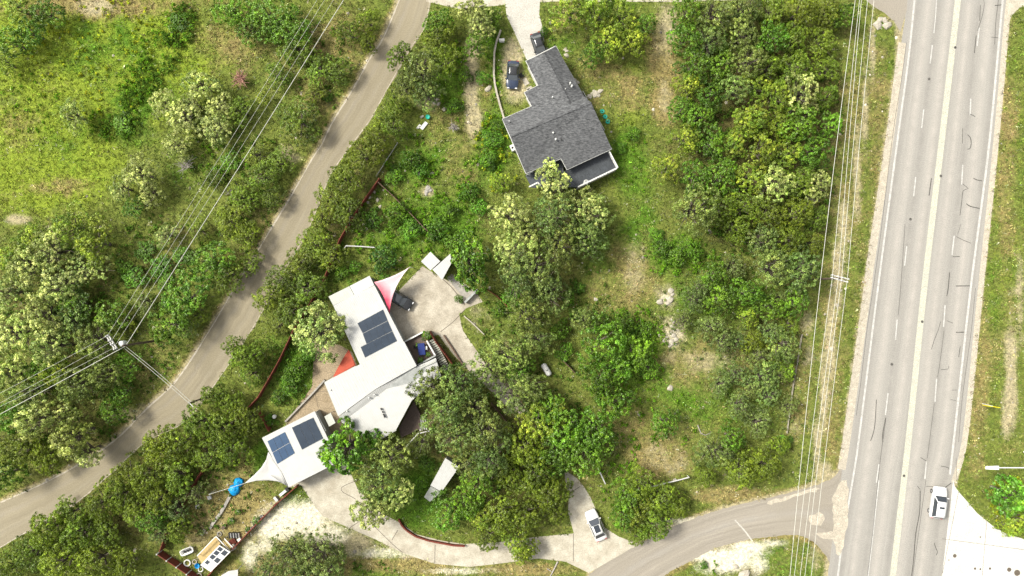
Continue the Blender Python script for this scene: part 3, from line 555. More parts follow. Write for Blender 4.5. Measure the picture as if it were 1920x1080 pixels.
def scatter():
    rng = np.random.default_rng(3); n = 85000
    x = rng.uniform(-30, 1950, n); y = rng.uniform(-25, 1105, n); ok = unpaved(x, y); x, y = x[ok], y[ok]
    L = layers(x, y); thin = rng.random(len(x)) > np.clip(L['bare']*.8 + L['white']*.95 + L['brown']*.35, 0, 1); x, y = x[thin], y[thin]
    L = {k: v[thin] for k, v in L.items()}; n = len(x)
    col = soil_colour(L, rng) * np.exp((fbm(x+700, y+700, 7, 90)-.5)[:, None]*1.5) * rng.lognormal(0, .38, (n, 1)) * rng.normal(1, .06, (n, 3))
    hgt = rng.uniform(.05, .24, n) * (1 + .7*L['lush'] + .6*L['yell'])
    k = 5; col = np.repeat(col, k, 0) * rng.lognormal(0, .12, (n*k, 1)); hgt = np.repeat(hgt, k) * rng.uniform(.6, 1.3, n*k)
    x = np.repeat(x, k) + rng.normal(0, 2.3, n*k); y = np.repeat(y, k) + rng.normal(0, 1.7, n*k); n = n*k
    p = np.c_[(x-960)/S, (540-y)/S, hgt * .55]
    nn = unit(np.c_[rng.normal(0, .75, n), rng.normal(0, .75, n), np.ones(n)*.9]); a = unit(np.cross(nn, rng.normal(size=(n, 3)))); b = np.cross(nn, a)
    l = rng.uniform(.16, .38, (n, 1)) / 2; w = rng.uniform(.06, .16, (n, 1)) / 2
    V = np.stack([p-a*l, p+b*w, p+a*l, p-b*w], 1).reshape(-1, 3); V[:, 2] = np.maximum(V[:, 2], .006)
    me = npmesh('grass', V, 4, MATS['grass_blades'], np.repeat(np.c_[np.clip(col, .004, .9), np.ones(n)], 4, 0))
    o = bpy.data.objects.new('grass', me); COL.objects.link(o)
    tag(o, 'short green and straw-coloured grass over all open ground', 'grass', None, 'stuff')
    # taller weeds and scrub: clumps of broad leaves
    W = [(925,265,40,60,.8,.6,'v'),(925,270,36,56,.7,.7,'y'),(940,340,30,26,1.0,.9,'y'),(900,340,50,50,.7,.5,'v'),(740,430,80,80,.9,.6,'v'),(780,300,60,50,.9,.6,'v'),(840,420,60,70,.9,.6,'v'),(560,695,60,80,1.4,.9,'d'),(1190,660,60,90,1.3,.9,'v'),(1270,480,70,40,1.0,.7,'v'),(1330,590,110,90,.6,.5,'g'),(1420,740,80,100,.5,.5,'g'),(960,600,60,60,.8,.6,'d'),(348,45,26,40,2.6,1.3,'d'),(318,100,26,40,2.6,1.3,'d'),(282,150,26,40,2.6,1.3,'d'),(252,195,26,40,2.6,1.3,'d'),(222,240,40,24,2.6,1.2,'d'),(400,260,60,80,.9,1.0,'d'),(480,310,50,70,.9,1.0,'d'),(590,90,60,50,.5,.7,'d'),(205,235,60,30,1.0,.9,'v'),(235,190,36,40,1.2,.9,'v'),(265,150,36,36,1.2,.9,'v'),(300,98,40,40,1.2,.9,'v'),(335,50,36,40,1.2,1.,'v'),(300,480,90,80,.9,.7,'d'),(420,300,50,40,.9,.6,'v'),(250,560,60,60,.8,.8,'d'),(60,190,60,60,.5,.4,'v'),
         (640,420,50,60,.5,.5,'d'),(350,950,60,60,1.0,.7,'g'),(500,800,30,30,.8,.5,'d'),(620,520,50,30,.7,.5,'d'),(1190,310,30,60,.4,.3,'v'),(850,150,30,80,.9,.6,'v'),(925,110,16,80,.8,.4,'v'),(1060,60,30,30,.4,.4,'v'),(590,160,60,90,.4,.5,'d'),(460,440,50,120,.6,.6,'d'),(1430,250,150,240,1.3,1.6,'d'),(1430,480,120,90,.7,.7,'d'),(950,800,140,180,.6,.7,'d'),(100,640,130,190,.8,.8,'d'),(280,680,60,60,.5,.5,'d'),(1150,800,60,90,.7,.6,'v'),(690,1065,60,14,.6,.4,'d'),(1340,1062,20,14,.8,.4,'v'),(1490,800,30,200,.25,.3,'g'),(1250,780,60,60,.5,.5,'v'),(250,900,240,120,.5,.6,'d'),(1100,560,40,60,.8,.6,'d'),(560,500,80,100,.5,.5,'d'),(1890,940,40,50,1.0,.8,'y'),(180,100,130,120,.5,.35,'y'),(1160,920,40,50,.7,.5,'v')]
    KC = dict(v=(.074,.175,.012), d=(.054,.116,.016), g=(.10,.15,.042), y=(.18,.25,.018)); VV = []; AA = []
    for px, py, rx, ry, den, h, k in W:
        n = int(den * rx * ry * 3.14 / S / S * 1.5); a = rng.uniform(0, 6.283, n); r = np.sqrt(rng.random(n)) ** .9
        x = px + rx*r*np.cos(a); y = py + ry*r*np.sin(a)
        ok = unpaved(x, y) & (fbm(x+900, y+500, 26, 33) + rng.normal(0, .08, n) > .42); x, y = x[ok], y[ok]; n = len(x)
        if not n: continue
        hh = h * rng.uniform(.2, 1, n); C = np.c_[(x-960)/S, (540-y)/S, hh*.6]; D = np.tile([0, 0, 1.], (n, 1))
        t = rng.lognormal(0, .25, n); V, A = leaves(C, D, rng.uniform(.22, .5, n), 14, (.28, .17), rng, t, np.zeros(n), .5, .6)
        V[:, 2] = np.maximum(V[:, 2], .01); c = np.array(KC[k]) * A[:, :1]; c[:, 0] *= 1 + .6*A[:, 2]; VV.append(V); AA.append(np.c_[np.clip(c, 0, .8), np.ones(len(c))])
    V = np.concatenate(VV); A = np.concatenate(AA); print('weeds', len(V)//4)
    o = bpy.data.objects.new('undergrowth', npmesh('undergrowth', V, 4, MATS['weed_leaves'], A)); COL.objects.link(o)
    tag(o, 'low broad-leaved weeds and scrub between the trees and fences', 'undergrowth', None, 'stuff')
    # loose pale stones lying thinly over the bare ground
    n = 9000; x = rng.uniform(0, 1920, n); y = rng.uniform(0, 1080, n); ok = unpaved(x, y); x, y = x[ok], y[ok]; L = layers(x, y)
    ok = rng.random(len(x)) < .04 + .55*L['bare'] + .12*L['dry'] + .12*L['brown']; x, y = x[ok], y[ok]; n = len(x)
    r = rng.gamma(2.2, .045, n)[:, None]; c = np.c_[(x-960)/S, (540-y)/S, np.zeros(n)]
    an = rng.uniform(0, 6.28, n); V = []
    for k in range(5):
        a0, a1 = an + k*1.2566, an + (k+1)*1.2566
        V.append(np.stack([c + r*np.c_[np.cos(a0), np.sin(a0), np.zeros(n)] + [0,0,.004], c + r*np.c_[np.cos(a1), np.sin(a1), np.zeros(n)] + [0,0,.004], c + r*np.c_[.2*np.cos(an), .2*np.sin(an), np.full(n, .7)]], 1))
    V = np.concatenate(V).reshape(-1, 3); g = np.repeat(np.tile(rng.lognormal(0, .25, n), 5), 3)[:, None]
    o = bpy.data.objects.new('loose_stones', npmesh('loose_stones', V, 3, MATS['grass_blades'], np.c_[np.clip(np.array((.36,.33,.27))*g, 0, .75), np.ones(len(V))])); COL.objects.link(o)
    tag(o, 'small pale stones scattered thinly over the bare soil', 'stones', None, 'stuff')
scatter()
# ---------------------------------------------------------------- buildings
def metal_roof(name, col, ang, grime=.12, pitch=.76):
    m, nt, nd, lk, b = nodes(name); co = objco(nt)
    mp = N(nt, 'ShaderNodeMapping'); lk.new(co, mp.inputs[0]); mp.inputs['Rotation'].default_value = (0, 0, ang)
    w = N(nt, 'ShaderNodeTexWave', wave_type='BANDS', bands_direction='X'); lk.new(mp.outputs[0], w.inputs[0]); w.inputs['Scale'].default_value = .314 / pitch * 3.2; w.inputs['Distortion'].default_value = 0
    dirt = ramp(nt, noise(nt, .9, 8, .72, co), .46, .74, (0,0,0), (1,1,1))
    c = mix(nt, math_(nt, 'MULTIPLY', dirt, grime * 2.6), col, (.25, .245, .22))
    sp = ramp(nt, noise(nt, 7, 4, .8, co), .62, .72); c = mix(nt, math_(nt, 'MULTIPLY', sp, .35), c, (.22,.215,.20))
    lk.new(c, b.inputs['Base Color']); b.inputs['Roughness'].default_value = .55; b.inputs['Specular IOR Level'].default_value = .3
    bump(nt, b, w.outputs['Fac'], .25, .03); return m
metal_roof('white_metal', (.355,.355,.345), math.radians(27)); metal_roof('aged_metal', (.33,.34,.31), math.radians(27), .3)
mat('white_wall', (.52,.51,.49), .8, .12, 1.5, speck=.2); mat('grey_wall', (.30,.31,.30), .85, .3, 1.2)
mat('white_trim', (.52,.52,.50), .6, .08, 3); mat('dark_deck', (.060,.068,.078), .65, .4, 1.2, speck=.5); mat('brown_deck', (.115,.085,.070), .8, .25, 1.0, speck=.3)
mat('rust_red', (.155,.038,.024), .8, .35, 2.0, bmp=.3); mat('old_board', (.12,.075,.055), .85, .4, 2.5, bmp=.3)
mat('pipe_grey', (.45,.45,.44), .5, .15, 4); mat('tan_wood', (.42,.31,.14), .8, .25, 2.0); mat('stair_slat', (.36,.37,.31), .8, .25, 3)
mat('dark_glass', (.025,.032,.042), .10, .2, 3, spec=.9); mat('stone_white', (.37,.34,.28), .9, .3, 2.5, bmp=.6); mat('stone_grey', (.30,.28,.25), .9, .35, 2.0, bmp=.6)
mat('black_plastic', (.02,.02,.02), .5, .3, 3); mat('teal_plastic', (.01,.30,.22), .5, .2, 2); mat('blue_tarp', (.005,.28,.62), .45, .5, 2.2, bmp=.5); mat('blue_cover', (.012,.026,.14), .7, .3, 3)
mat('yellow_sign', (.80,.68,.01), .5, .1, 3); mat('galvanised', (.55,.56,.56), .4, .12, 3); mat('pole_wood', (.10,.075,.055), .9, .35, 2, bmp=.4); mat('wire', (.46,.46,.41), .5, .1, 1)
mat('sail_white', (.38,.375,.36), .8, .05, .6); mat('sail_red', (.30,.055,.030), .8, .15, 1.0)
def shingles():
    m, nt, nd, lk, b = nodes('grey_shingles'); co = objco(nt)
    mp = N(nt, 'ShaderNodeMapping'); lk.new(co, mp.inputs[0]); mp.inputs['Rotation'].default_value = (0, 0, math.radians(-62)); mp.inputs['Scale'].default_value = (1.5, 4.2, 1)
    c = ramp(nt, noise(nt, 1.35, 3, .8, mp.outputs[0]), .40, .64, (.036,.037,.039), (.135,.138,.142))
    c = mix(nt, math_(nt, 'MULTIPLY', ramp(nt, noise(nt, .3, 5, .7, co), .35, .7), .5), c, (.066,.068,.073))
    lk.new(c, b.inputs['Base Color']); b.inputs['Roughness'].default_value = .9; bump(nt, b, noise(nt, 9, 3, .7, co), .5, .02)
shingles()
def panel_mat(name, c0, c1):
    m, nt, nd, lk, b = nodes(name); co = objco(nt)
    c = mix(nt, ramp(nt, noise(nt, .8, 4, .6, co), .3, .7), c0, c1); lk.new(c, b.inputs['Base Color'])
    b.inputs['Roughness'].default_value = .22; b.inputs['Specular IOR Level'].default_value = .55
panel_mat('solar_dark', (.013,.022,.036), (.020,.031,.048)); panel_mat('solar_blue', (.021,.046,.092), (.030,.060,.112))
def pxy(poly, z): return [P(a, b, z) for a, b in poly]
def inset(poly, d):                       # shrink a photo-pixel outline by d pixels (mitred)
    n = len(poly); A = sum(poly[i][0]*poly[(i+1) % n][1]-poly[(i+1) % n][0]*poly[i][1] for i in range(n)); s = 1 if A > 0 else -1; out = []
    for i in range(n):
        p0, p1, p2 = (np.array(poly[j % n], float) for j in (i-1, i, i+1))
        e1 = (p1-p0)/np.linalg.norm(p1-p0); e2 = (p2-p1)/np.linalg.norm(p2-p1)
        n1 = np.array((-e1[1], e1[0]))*s; n2 = np.array((-e2[1], e2[0]))*s; k = n1+n2; k = k/max(.4, 1+n1.dot(n2)); out.append(tuple(p1 + k*d))
    return out
def walls(outline_top, m, parent, d=3.0, drop=.16, name='wall'):
    """walls from the ground up to the eaves: outline_top is a list of (px, py, z)"""
    q = inset([p[:2] for p in outline_top], d); b = MB(); n = len(q); vs = []
    for (x, y), p in zip(q, outline_top):
        X, Y, Z = P(x, y, p[2]); vs.append((X, Y, Z - drop))
    for (x, y), p in zip(q, outline_top):
        X, Y, Z = P(x, y, p[2]); vs.append((X, Y, 0.0))
    b.add(vs, [(i, n+i, n+(i+1) % n, (i+1) % n) for i in range(n)] + [tuple(range(n))]); return b.build(name, m, parent)
def roof(poly3, th, m, parent, name='roof'): return MB().prism([P(*p) for p in poly3], th).build(name, m, parent)
def quadpt(q, u, v):                      # bilinear point in a quad of (px,py,z)
    q = [np.array(p, float) for p in q]; return tuple((q[0]*(1-u)+q[1]*u)*(1-v) + (q[3]*(1-u)+q[2]*u)*v)
def panels(q, nu, nv, m, parent, gap=.025):
    for i in range(nu):
        for j in range(nv):
            g = gap / 2; c = [quadpt(q, (i+a)/nu, (j+b_)/nv) for a, b_ in ((g,g),(1-g,g),(1-g,1-g),(g,1-g))]
            p = MB().prism([P(*k) for k in c], .05).build('solar_panel', m, parent)
            ORG[p] = ORG[parent]
            fr = MB()
            for k in range(4): fr.beam(P(*c[k]), P(*c[(k+1) % 4]), .035, .065)
            fr.build('panel_frame', 'pipe_grey', p) if False else None
def window(a, b, z0, z1, parent, m='dark_glass'):   # a pane with frame set 3 mm proud between two photo points on a wall base
    A, B = Vector(P(*a)), Vector(P(*b)); t = (B-A).normalized(); c = (A+B)/2; c.z = (z0+z1)/2
    w = MB().box(c, ((B-A).length, .06, z1-z0), math.atan2(t.y, t.x)).build('window', 'white_trim', parent); ORG[w] = ORG[parent]
    MB().box(c, ((B-A).length-.16, .07, z1-z0-.16), math.atan2(t.y, t.x)).build('pane', m, w)

# the grey-roofed house
gh = thing('grey_house', P(1060, 220)[:2] + (0,), 'grey shingle-roofed house with front wing and rear deck', 'house')
EV, RG = 3.4, 5.0
F = dict(a=(1042,86,EV), b=(986,114,EV), c=(1009,160,EV), d=(983,173,EV-.15), e=(997,199,EV), f=(942,223,EV), g=(986,325,EV), h=(1052,297,3.7), i=(1063,318,EV), j=(1147,279,EV), k=(1019,100,RG-.35), l=(1068,194,RG-.35), m=(957,256,RG), n=(1108,192,RG), o=(1096,181,3.5))
b = MB(); ks = list(F); b.add([P(*F[k]) for k in ks], [tuple(ks.index(c) for c in s) for s in ('bckl'[::1].replace('ckl','clk'), 'akl', 'alo', 'cdel', 'cde'[:0] or 'efml', 'lmn', 'lno', 'mgn', 'ghn', 'hin', 'ijn', 'jno')])
b.f = [f for f in b.f if len(f) > 2]
for i, f in enumerate(b.f):
    v = [Vector(b.v[j]) for j in f]
    nrm = (v[1]-v[0]).cross(v[2]-v[0])
    if nrm.z < 0: b.f[i] = f[::-1]
b.sm = [False]*len(b.f)
rf = b.build('roof', 'grey_shingles', gh); sol = rf.modifiers.new('thick', 'SOLIDIFY'); sol.thickness = .16; sol.offset = -1
OUT = [F[k] for k in 'abcdefghij']
walls([(x, y, EV-.1) for x, y, z in OUT], 'white_wall', gh, 3.2, .12)
fa = MB()
for p, q in zip(OUT, OUT[1:] + OUT[:1]):
    P0, P1 = Vector(P(*p)), Vector(P(*q)); fa.beam(P0 - Vector((0,0,.13)), P1 - Vector((0,0,.13)), .10, .20)
fa.build('fascia', 'white_trim', gh)
MB().beam(Vector(P(*F['k'])) + Vector((0,0,.02)), Vector(P(*F['l'])) + Vector((0,0,.02)), .28, .05).beam(Vector(P(*F['m'])) + Vector((0,0,.02)), Vector(P(*F['n'])) + Vector((0,0,.02)), .28, .05).build('ridge_cap', 'grey_shingles', rf)
ORG[rf] = ORG[gh]
for x, y, r, hh, m in ((1069,157,.11,.45,'white_trim'),(1072,162,.13,.35,'white_trim'),(1060,168,.08,.3,'pipe_grey'),(1036,183,.09,.4,'white_trim'),(1043,241,.07,.3,'black_plastic'),(1037,250,.12,.45,'white_trim'),(1042,262,.13,.45,'white_trim'),(1053,263,.08,.3,'black_plastic'),(955,228,.07,.4,'white_trim')):
    r *= .8; MB().lathe(P(x, y, 4.1), [(r*1.6,-.55),(r*1.3,.35*hh),(r,.4*hh),(r,hh),(r*1.5,hh),(r*1.5,hh+.08),(.02,hh+.12)], 10).build('vent_pipe', m, rf)
window((993,132),(1001,148),1.0,2.2,gh); window((1090,178),(1102,200),1.0,2.2,gh); window((1120,232),(1130,250),1.0,2.2,gh); window((1075,312),(1092,304),.2,2.3,gh); window((1108,297),(1124,290),.2,2.3,gh)
DK = [(1058,321),(1139,284),(1156,316),(1083,351)]
dk = MB().prism(pxy(DK, 2.0), .2).prism(pxy([(985,329),(1053,298.5),(1057.5,321),(1082.5,351),(997,352)], 1.99), .2).build('deck', 'dark_deck', gh); ORG[dk] = ORG[gh]
pl = MB()
for t in range(1, 16):
    u = t/16; a0 = quadpt([(*p, 2.0) for p in DK], 0, u); a1 = quadpt([(*p, 2.0) for p in DK], 1, u)
    pl.beam(Vector(P(*a0)) + Vector((0,0,.004)), Vector(P(*a1)) + Vector((0,0,.004)), .035, .012)
pl.build('board_gap', 'black_plastic', dk)
sk = MB(); RAIL = [(1139.5,284.2),(1156.5,316.2),(1083,351.6)]
for p, q in zip(RAIL[:-1], RAIL[1:]):
    A, B = Vector(P(*p, 2.0)), Vector(P(*q, 2.0)); sk.beam(A + Vector((0,0,-1.0)), B + Vector((0,0,-1.0)), .12, 1.96)
sk.build('deck_skirt', 'white_wall', dk)
rl = MB()
for p, q in zip(RAIL[:-1], RAIL[1:]):
    A, B = Vector(P(*p, 2.0)), Vector(P(*q, 2.0)); n = max(2, int((B-A).length/1.5))
    rl.beam(A + Vector((0,0,1.05)), B + Vector((0,0,1.05)), .16, .07).beam(A + Vector((0,0,.35)), B + Vector((0,0,.35)), .07, .06)
    for k in range(n+1): rl.beam(A.lerp(B, k/n), A.lerp(B, k/n) + Vector((0,0,1.05)), .10, .10)
    for k in range(n*8): rl.beam(A.lerp(B, k/n/8) + Vector((0,0,.35)), A.lerp(B, k/n/8) + Vector((0,0,1.02)), .035, .035)
for p, q in (((988,329),(999,323)),((992,352),(1008,344)),((1008,344),(1012,350))):
    A, B = Vector(P(*p, 2.0)), Vector(P(*q, 2.0)); rl.beam(A + Vector((0,0,1.05)), B + Vector((0,0,1.05)), .2, .08).beam(A, A+Vector((0,0,1.05)), .1, .1).beam(B, B+Vector((0,0,1.05)), .1, .1)
rl.build('railing', 'white_trim', dk)
ch = thing('patio_chair', P(1098, 343, 2.0), 'white round-backed chair on the grey deck by its railing', 'chair')
x, y, _ = P(1098, 343, 2.0); hoop = [(x + .34*math.cos(a), y + .34*math.sin(a), 2.75) for a in np.linspace(0, 5.6, 14)]
MB().tube(hoop, .05, 6).build('backrest', 'white_trim', ch); MB().lathe((x, y, 2.42), [(.30,0),(.32,.03),(.30,.06)], 14).build('seat', 'pipe_grey', ch)
for a in (.6, 2.2, 3.8, 5.3): MB().tube([(x+.26*math.cos(a), y+.26*math.sin(a), 2.0), (x+.26*math.cos(a), y+.26*math.sin(a), 2.44)], .025, 5).build('leg', 'white_trim', ch)
ac = thing('air_conditioner', P(963, 278), 'white air conditioner unit against the left wall of the grey house', 'air conditioner')
x, y, _ = P(963, 278); MB().box((x, y, .45), (.95, .95, .9), .45).build('casing', 'white_trim', ac)
for d in (-.2, .2): MB().lathe((x+d*.9, y+d*.45, .905), [(.17,0),(.17,.02),(.05,.03)], 12).build('fan_grille', 'black_plastic', ac)
st = MB()
for i, (x, y) in enumerate(((993,166),(987,156),(984,150),(991,170))): st.box((*P(x, y)[:2], .03), (.9-.1*i, .55, .06), .5)
tag(st.build('step_stone', 'stone_white'), 'short run of pale stepping stones between blue-black car and grey house', 'stepping stones')

# the white-roofed house
wh = thing('white_house', P(715, 680)[:2] + (0,), 'long white metal-roofed house with solar panels and broad lower end', 'house')
ZA, ZB = 3.5, 3.9
ra = roof([(625,573,ZA),(702,535,ZA),(757,641,ZA),(675,684,ZA)], .18, 'white_metal', wh); ORG[ra] = ORG[wh]
rs = roof([(616,556,ZA-.25),(655,536.5,ZA-.25),(664,554,ZA-.2),(624.6,572.6,ZA-.2)], .12, 'aged_metal', wh)
rs = roof([(655.6,536.2,ZA-.22),(693,517,ZA-.22),(701.6,534.6,ZA-.17),(664.6,553.6,ZA-.17)], .12, 'white_metal', wh)
rb = roof([(609,717,ZB),(757.5,640.5,ZB),(781,686,ZB),(705,729,ZB),(635,780,ZB)], .2, 'white_metal', wh); ORG[rb] = ORG[wh]
rc = roof([(705,730,ZB-.06),(781,687.5,ZB-.55),(817,671,ZB-.6),(827,705,ZB-.7),(772,751,ZB-.5),(743,805,ZB-.5),(700,830,ZB-.6),(641,792,ZB-.4),(635.6,781,ZB-.06)], .2, 'white_metal', wh); ORG[rc] = ORG[wh]
MB().beam(P(781,693,ZB-.4), P(817,677,ZB-.44), .25, .05).build('flashing', 'aged_metal', rc)
for q_, n_ in (([(625,573,ZA),(702,535,ZA),(757,641,ZA),(675,684,ZA)], 26), ([(609,717,ZB),(757.5,640.5,ZB),(781,686,ZB),(631,765,ZB)], 30)):
    sm = MB()
    for k in range(1, n_):
        a_, b_ = quadpt(q_, k/n_, .01), quadpt(q_, k/n_, .99)
        if 665 < (a_[0]+b_[0])/2 < 740 and n_ == 26 and k > 9: b_ = quadpt(q_, k/n_, .24)
        sm.beam(Vector(P(*a_)) + Vector((0,0,.004)), Vector(P(*b_)) + Vector((0,0,.004)), .03, .02)
    sm.build('standing_seams', 'white_metal', ra if n_ == 26 else rb)
gt = MB()
for p_, q_ in (((609,717,ZB-.1),(667,687,ZB-.1)),((609,717,ZB-.1),(635,780,ZB-.1)),((743,806,ZB-.6),(700,831,ZB-.7))): gt.beam(P(*p_), P(*q_), .16, .12)
gt.build('gutter', 'aged_metal', wh)
walls([(616,556,ZA-.3),(693,517,ZA-.3),(757,641,ZA-.1),(675,684,ZA-.1)], 'grey_wall', wh, 2.5)
walls([(609,717,ZB),(757,641,ZB),(781,686,ZB),(817,671,ZB-.65),(827,705,ZB-.75),(772,751,ZB-.6),(743,805,ZB-.6),(700,830,ZB-.7),(640,790,ZB-.6)], 'grey_wall', wh, 3.5, .25)
window((738,603),(748,622),1.0,2.2,wh); window((716,563),(722,574),1.0,2.2,wh); window((757,772),(764,760),.4,2.3,wh)
z = ZA + .06
panels([(670,606,z),(718,580,z),(727,601,z),(680,625,z)], 4, 1, 'solar_dark', ra); panels([(680,625.5,z),(727,601.5,z),(735.5,620.5,z),(687,645,z)], 4, 1, 'solar_dark', ra); panels([(676,650.5,z),(735.5,621,z),(744.5,639.5,z),(684.5,670.5,z)], 5, 1, 'solar_dark', ra)
for a, b_ in (((714,765),(716,769)),((717,771),(719,774)),((719,776),(722,783))): MB().beam(P(*a, ZB-.2), P(*b_, ZB-.2), .22, .12).build('roof_vent', 'black_plastic', rc)
for x, y in ((692,746),(702,740),(620,731),(651,771)): MB().lathe(P(x, y, ZB), [(.14,-.05),(.12,.14),(.02,.16)], 8).build('vent_pipe', 'pipe_grey', rb)
tr = thing('terrace', P(785, 655)[:2] + (0,), 'walled brown terrace with plants beside the white house', 'terrace')
MB().prism(pxy([(757,643),(792,624),(799,640),(815,668),(781,685)], 1.2), 1.2).build('floor', 'brown_deck', tr)
for p, q, hh, m in (((757,641.5),(793,622.5),1.9,'white_trim'),((793,622.5),(800,639),1.7,'tan_wood'),((800,639),(816,667),1.9,'white_trim'),((783,684.5),(816,667),1.9,'grey_wall')):
    A, B = Vector(P(*p, hh)), Vector(P(*q, hh)); MB().beam(A - Vector((0,0,hh/2)), B - Vector((0,0,hh/2)), .22, hh).build('parapet', m, tr)
sr = thing('garden_stairs', P(822, 665)[:2] + (0,), 'slatted outdoor stairs running down beside the walled terrace', 'stairs')
q = [(801,640,1.3),(814,634,1.3),(844,690,.1),(833,697,.1)]
for k in range(15):
    a, c = quadpt(q, 0, (k+.5)/15), quadpt(q, 1, (k+.5)/15); MB().beam(P(*a), P(*c), .24, .05).build('tread', 'stair_slat', sr)
for k in (0, 1): MB().beam(Vector(P(*quadpt(q, k, 0))) - Vector((0,0,.12)), Vector(P(*quadpt(q, k, 1))) - Vector((0,0,.12)), .07, .2).build('stringer', 'old_board', sr)
tb = thing('terrace_table', P(791.5, 654, 1.2), 'table under a dark blue cover on the walled terrace', 'table')
x, y, _ = P(791.5, 654, 1.2); MB().box((x, y, 1.93), (1.0, 1.75, .05), .12).build('tabletop', 'blue_cover', tb); b = MB()
for i in range(24):
    a = i/24*6.283; rx, ry = .56, .95; sx = max(-.5, min(.5, rx*math.cos(a)*1.3)); sy = max(-.87, min(.87, ry*math.sin(a)*1.3))
ca, sa = math.cos(.12), math.sin(.12)
b.box((x, y, 1.8), (1.06, 1.8, .2), .12); b.build('cover', 'blue_cover', tb)
for sx in (-.4, .4):
    for sy in (-.75, .75): MB().tube([(x+sx*ca-sy*sa, y+sx*sa+sy*ca, 1.2), (x+sx*ca-sy*sa, y+sx*sa+sy*ca, 1.75)], .03, 5).build('leg', 'black_plastic', tb)
for px, py, lb in ((780,650,'dark chair on the terrace between house wall and blue table'),(799,652,'white chair right of the blue-covered terrace table')):
    x, y, _ = P(px, py, 1.2); m = 'black_plastic' if px < 790 else 'white_trim'; c = thing('terrace_chair', (x, y, 1.2), lb, 'chair', 'chairs on the terrace')
    MB().box((x, y, 1.65), (.5, .5, .05), .4).build('seat', m, c); MB().box((x + (.24 if px > 790 else -.24), y, 1.9), (.06, .5, .5), .0).build('backrest', m, c)
    for sx in (-.2, .2):
        for sy in (-.2, .2): MB().tube([(x+sx, y+sy, 1.2), (x+sx, y+sy, 1.64)], .02, 5).build('leg', m, c)
def pot_plant(px, py, z, r, lb, potm='stone_grey'):
    x, y, z = P(px, py, z); o = thing('potted_plant', (x, y, z), lb, 'potted plant', 'potted plants')
    MB().lathe((x, y, z), [(r*.35,0),(r*.5,r*.6),(r*.55,r*.6),(r*.45,r*.58)], 10).build('pot', potm, o)
    c = bpy.data.objects.new('foliage', PROTO['B'][0][0]); COL.objects.link(c); c.parent = o; s = r/2.6; c.scale = (s, s, s*1.2); c.location = (0, 0, r*.3); c.color = (.06,.15,.012,1)
for a in ((784,647,1.2,.42,'potted plant just left of the blue-covered terrace table'),(789,675,1.2,.5,'bright potted plant in the lowest corner of the terrace'),(803,664,1.2,.4,'potted plant at the right parapet of the terrace'),(800,628,1.2,.75,'bushy plant at the top end of the terrace stairs')): pot_plant(*a)
# the annex with its sail
an = thing('annex', P(560, 840)[:2] + (0,), 'low white-roofed annex carrying one blue and one black solar array', 'annex')
ZN = 3.0
ar = roof([(491,821,ZN),(590,771,ZN),(636,866,ZN),(540,914,ZN)], .18, 'white_metal', an); ORG[ar] = ORG[an]
walls([(491,821,ZN),(590,771,ZN),(636,866,ZN),(540,914,ZN)], 'grey_wall', an, 2.5)
z = ZN + .06
panels([(501,827,z),(534,809.5,z),(553,850,z),(520,870.5,z)], 3, 2, 'solar_blue', ar, .045); panels([(546.5,801,z),(587,782,z),(606.5,822.5,z),(566.5,844,z)], 3, 1, 'solar_dark', ar, .04)
window((560,898),(580,888),.5,2.2,an)
MB().beam(P(592.5,772,ZN-.3), P(611,808,ZN-.3), .12, .06).build('gutter', 'pipe_grey', an)
cb = thing('glass_lean_to', P(614, 787)[:2] + (0,), 'small grey lean-to roof in the gap right of the annex', 'lean-to')
MB().prism([P(608,781,2.2), P(620,774,2.3), P(629,793,2.3), P(617,800,2.2)], .08).build('roof', 'aged_metal', cb)
for x, y in ((609,782),(619,775.5),(628,792),(617.5,798)): MB().tube([P(x, y, 2.15)[:2] + (0,), P(x, y, 2.15)], .05, 5).build('post', 'pipe_grey', cb)
def sail(name, outline, zs, m, lb, posts, ropes=()):
    o = thing(name, P(*outline[0])[:2] + (0,), lb, 'shade sail')
    n = len(outline); z = np.interp(np.arange(n), np.linspace(0, n, len(zs)+1), list(zs) + [zs[0]])
    cx = sum(p[0] for p in outline)/n; cy = sum(p[1] for p in outline)/n; zc = float(np.mean(zs)) - .25
    b = MB(); rings = 5; vs = []
    for k in range(rings):
        t = 1 - k/rings
        for (x, y), zz in zip(outline, z): vs.append(P(cx+(x-cx)*t, cy+(y-cy)*t, zc+(zz-zc)*t**1.5))
    vs.append(P(cx, cy, zc)); fs = []
    for k in range(rings-1):
        for i in range(n): fs.append((k*n+i, k*n+(i+1) % n, (k+1)*n+(i+1) % n, (k+1)*n+i))
    fs += [((rings-1)*n+i, (rings-1)*n+(i+1) % n, rings*n) for i in range(n)]
    b.add(vs, fs, True); c = b.build('fabric', m, o); md = c.modifiers.new('cloth', 'SOLIDIFY'); md.thickness = .015
    for x, y, zz in posts: MB().tube([P(x, y, zz)[:2] + (0,), P(x, y, zz)], .06, 8).build('post', 'pipe_grey', o)
    for p, q in ropes: MB().tube([P(*p), P(*q)], .03, 5).build('rope', 'wire', o)
def concave(a, b, k, n=7):                # edge from a to b pulled in by k photo pixels to its left
    a, b = np.array(a, float), np.array(b, float); t = b-a; nr = np.array((-t[1], t[0]))/np.linalg.norm(t)
    return [tuple(a + t*i/n + nr*k*4*(i/n)*(1-i/n)) for i in range(n)]
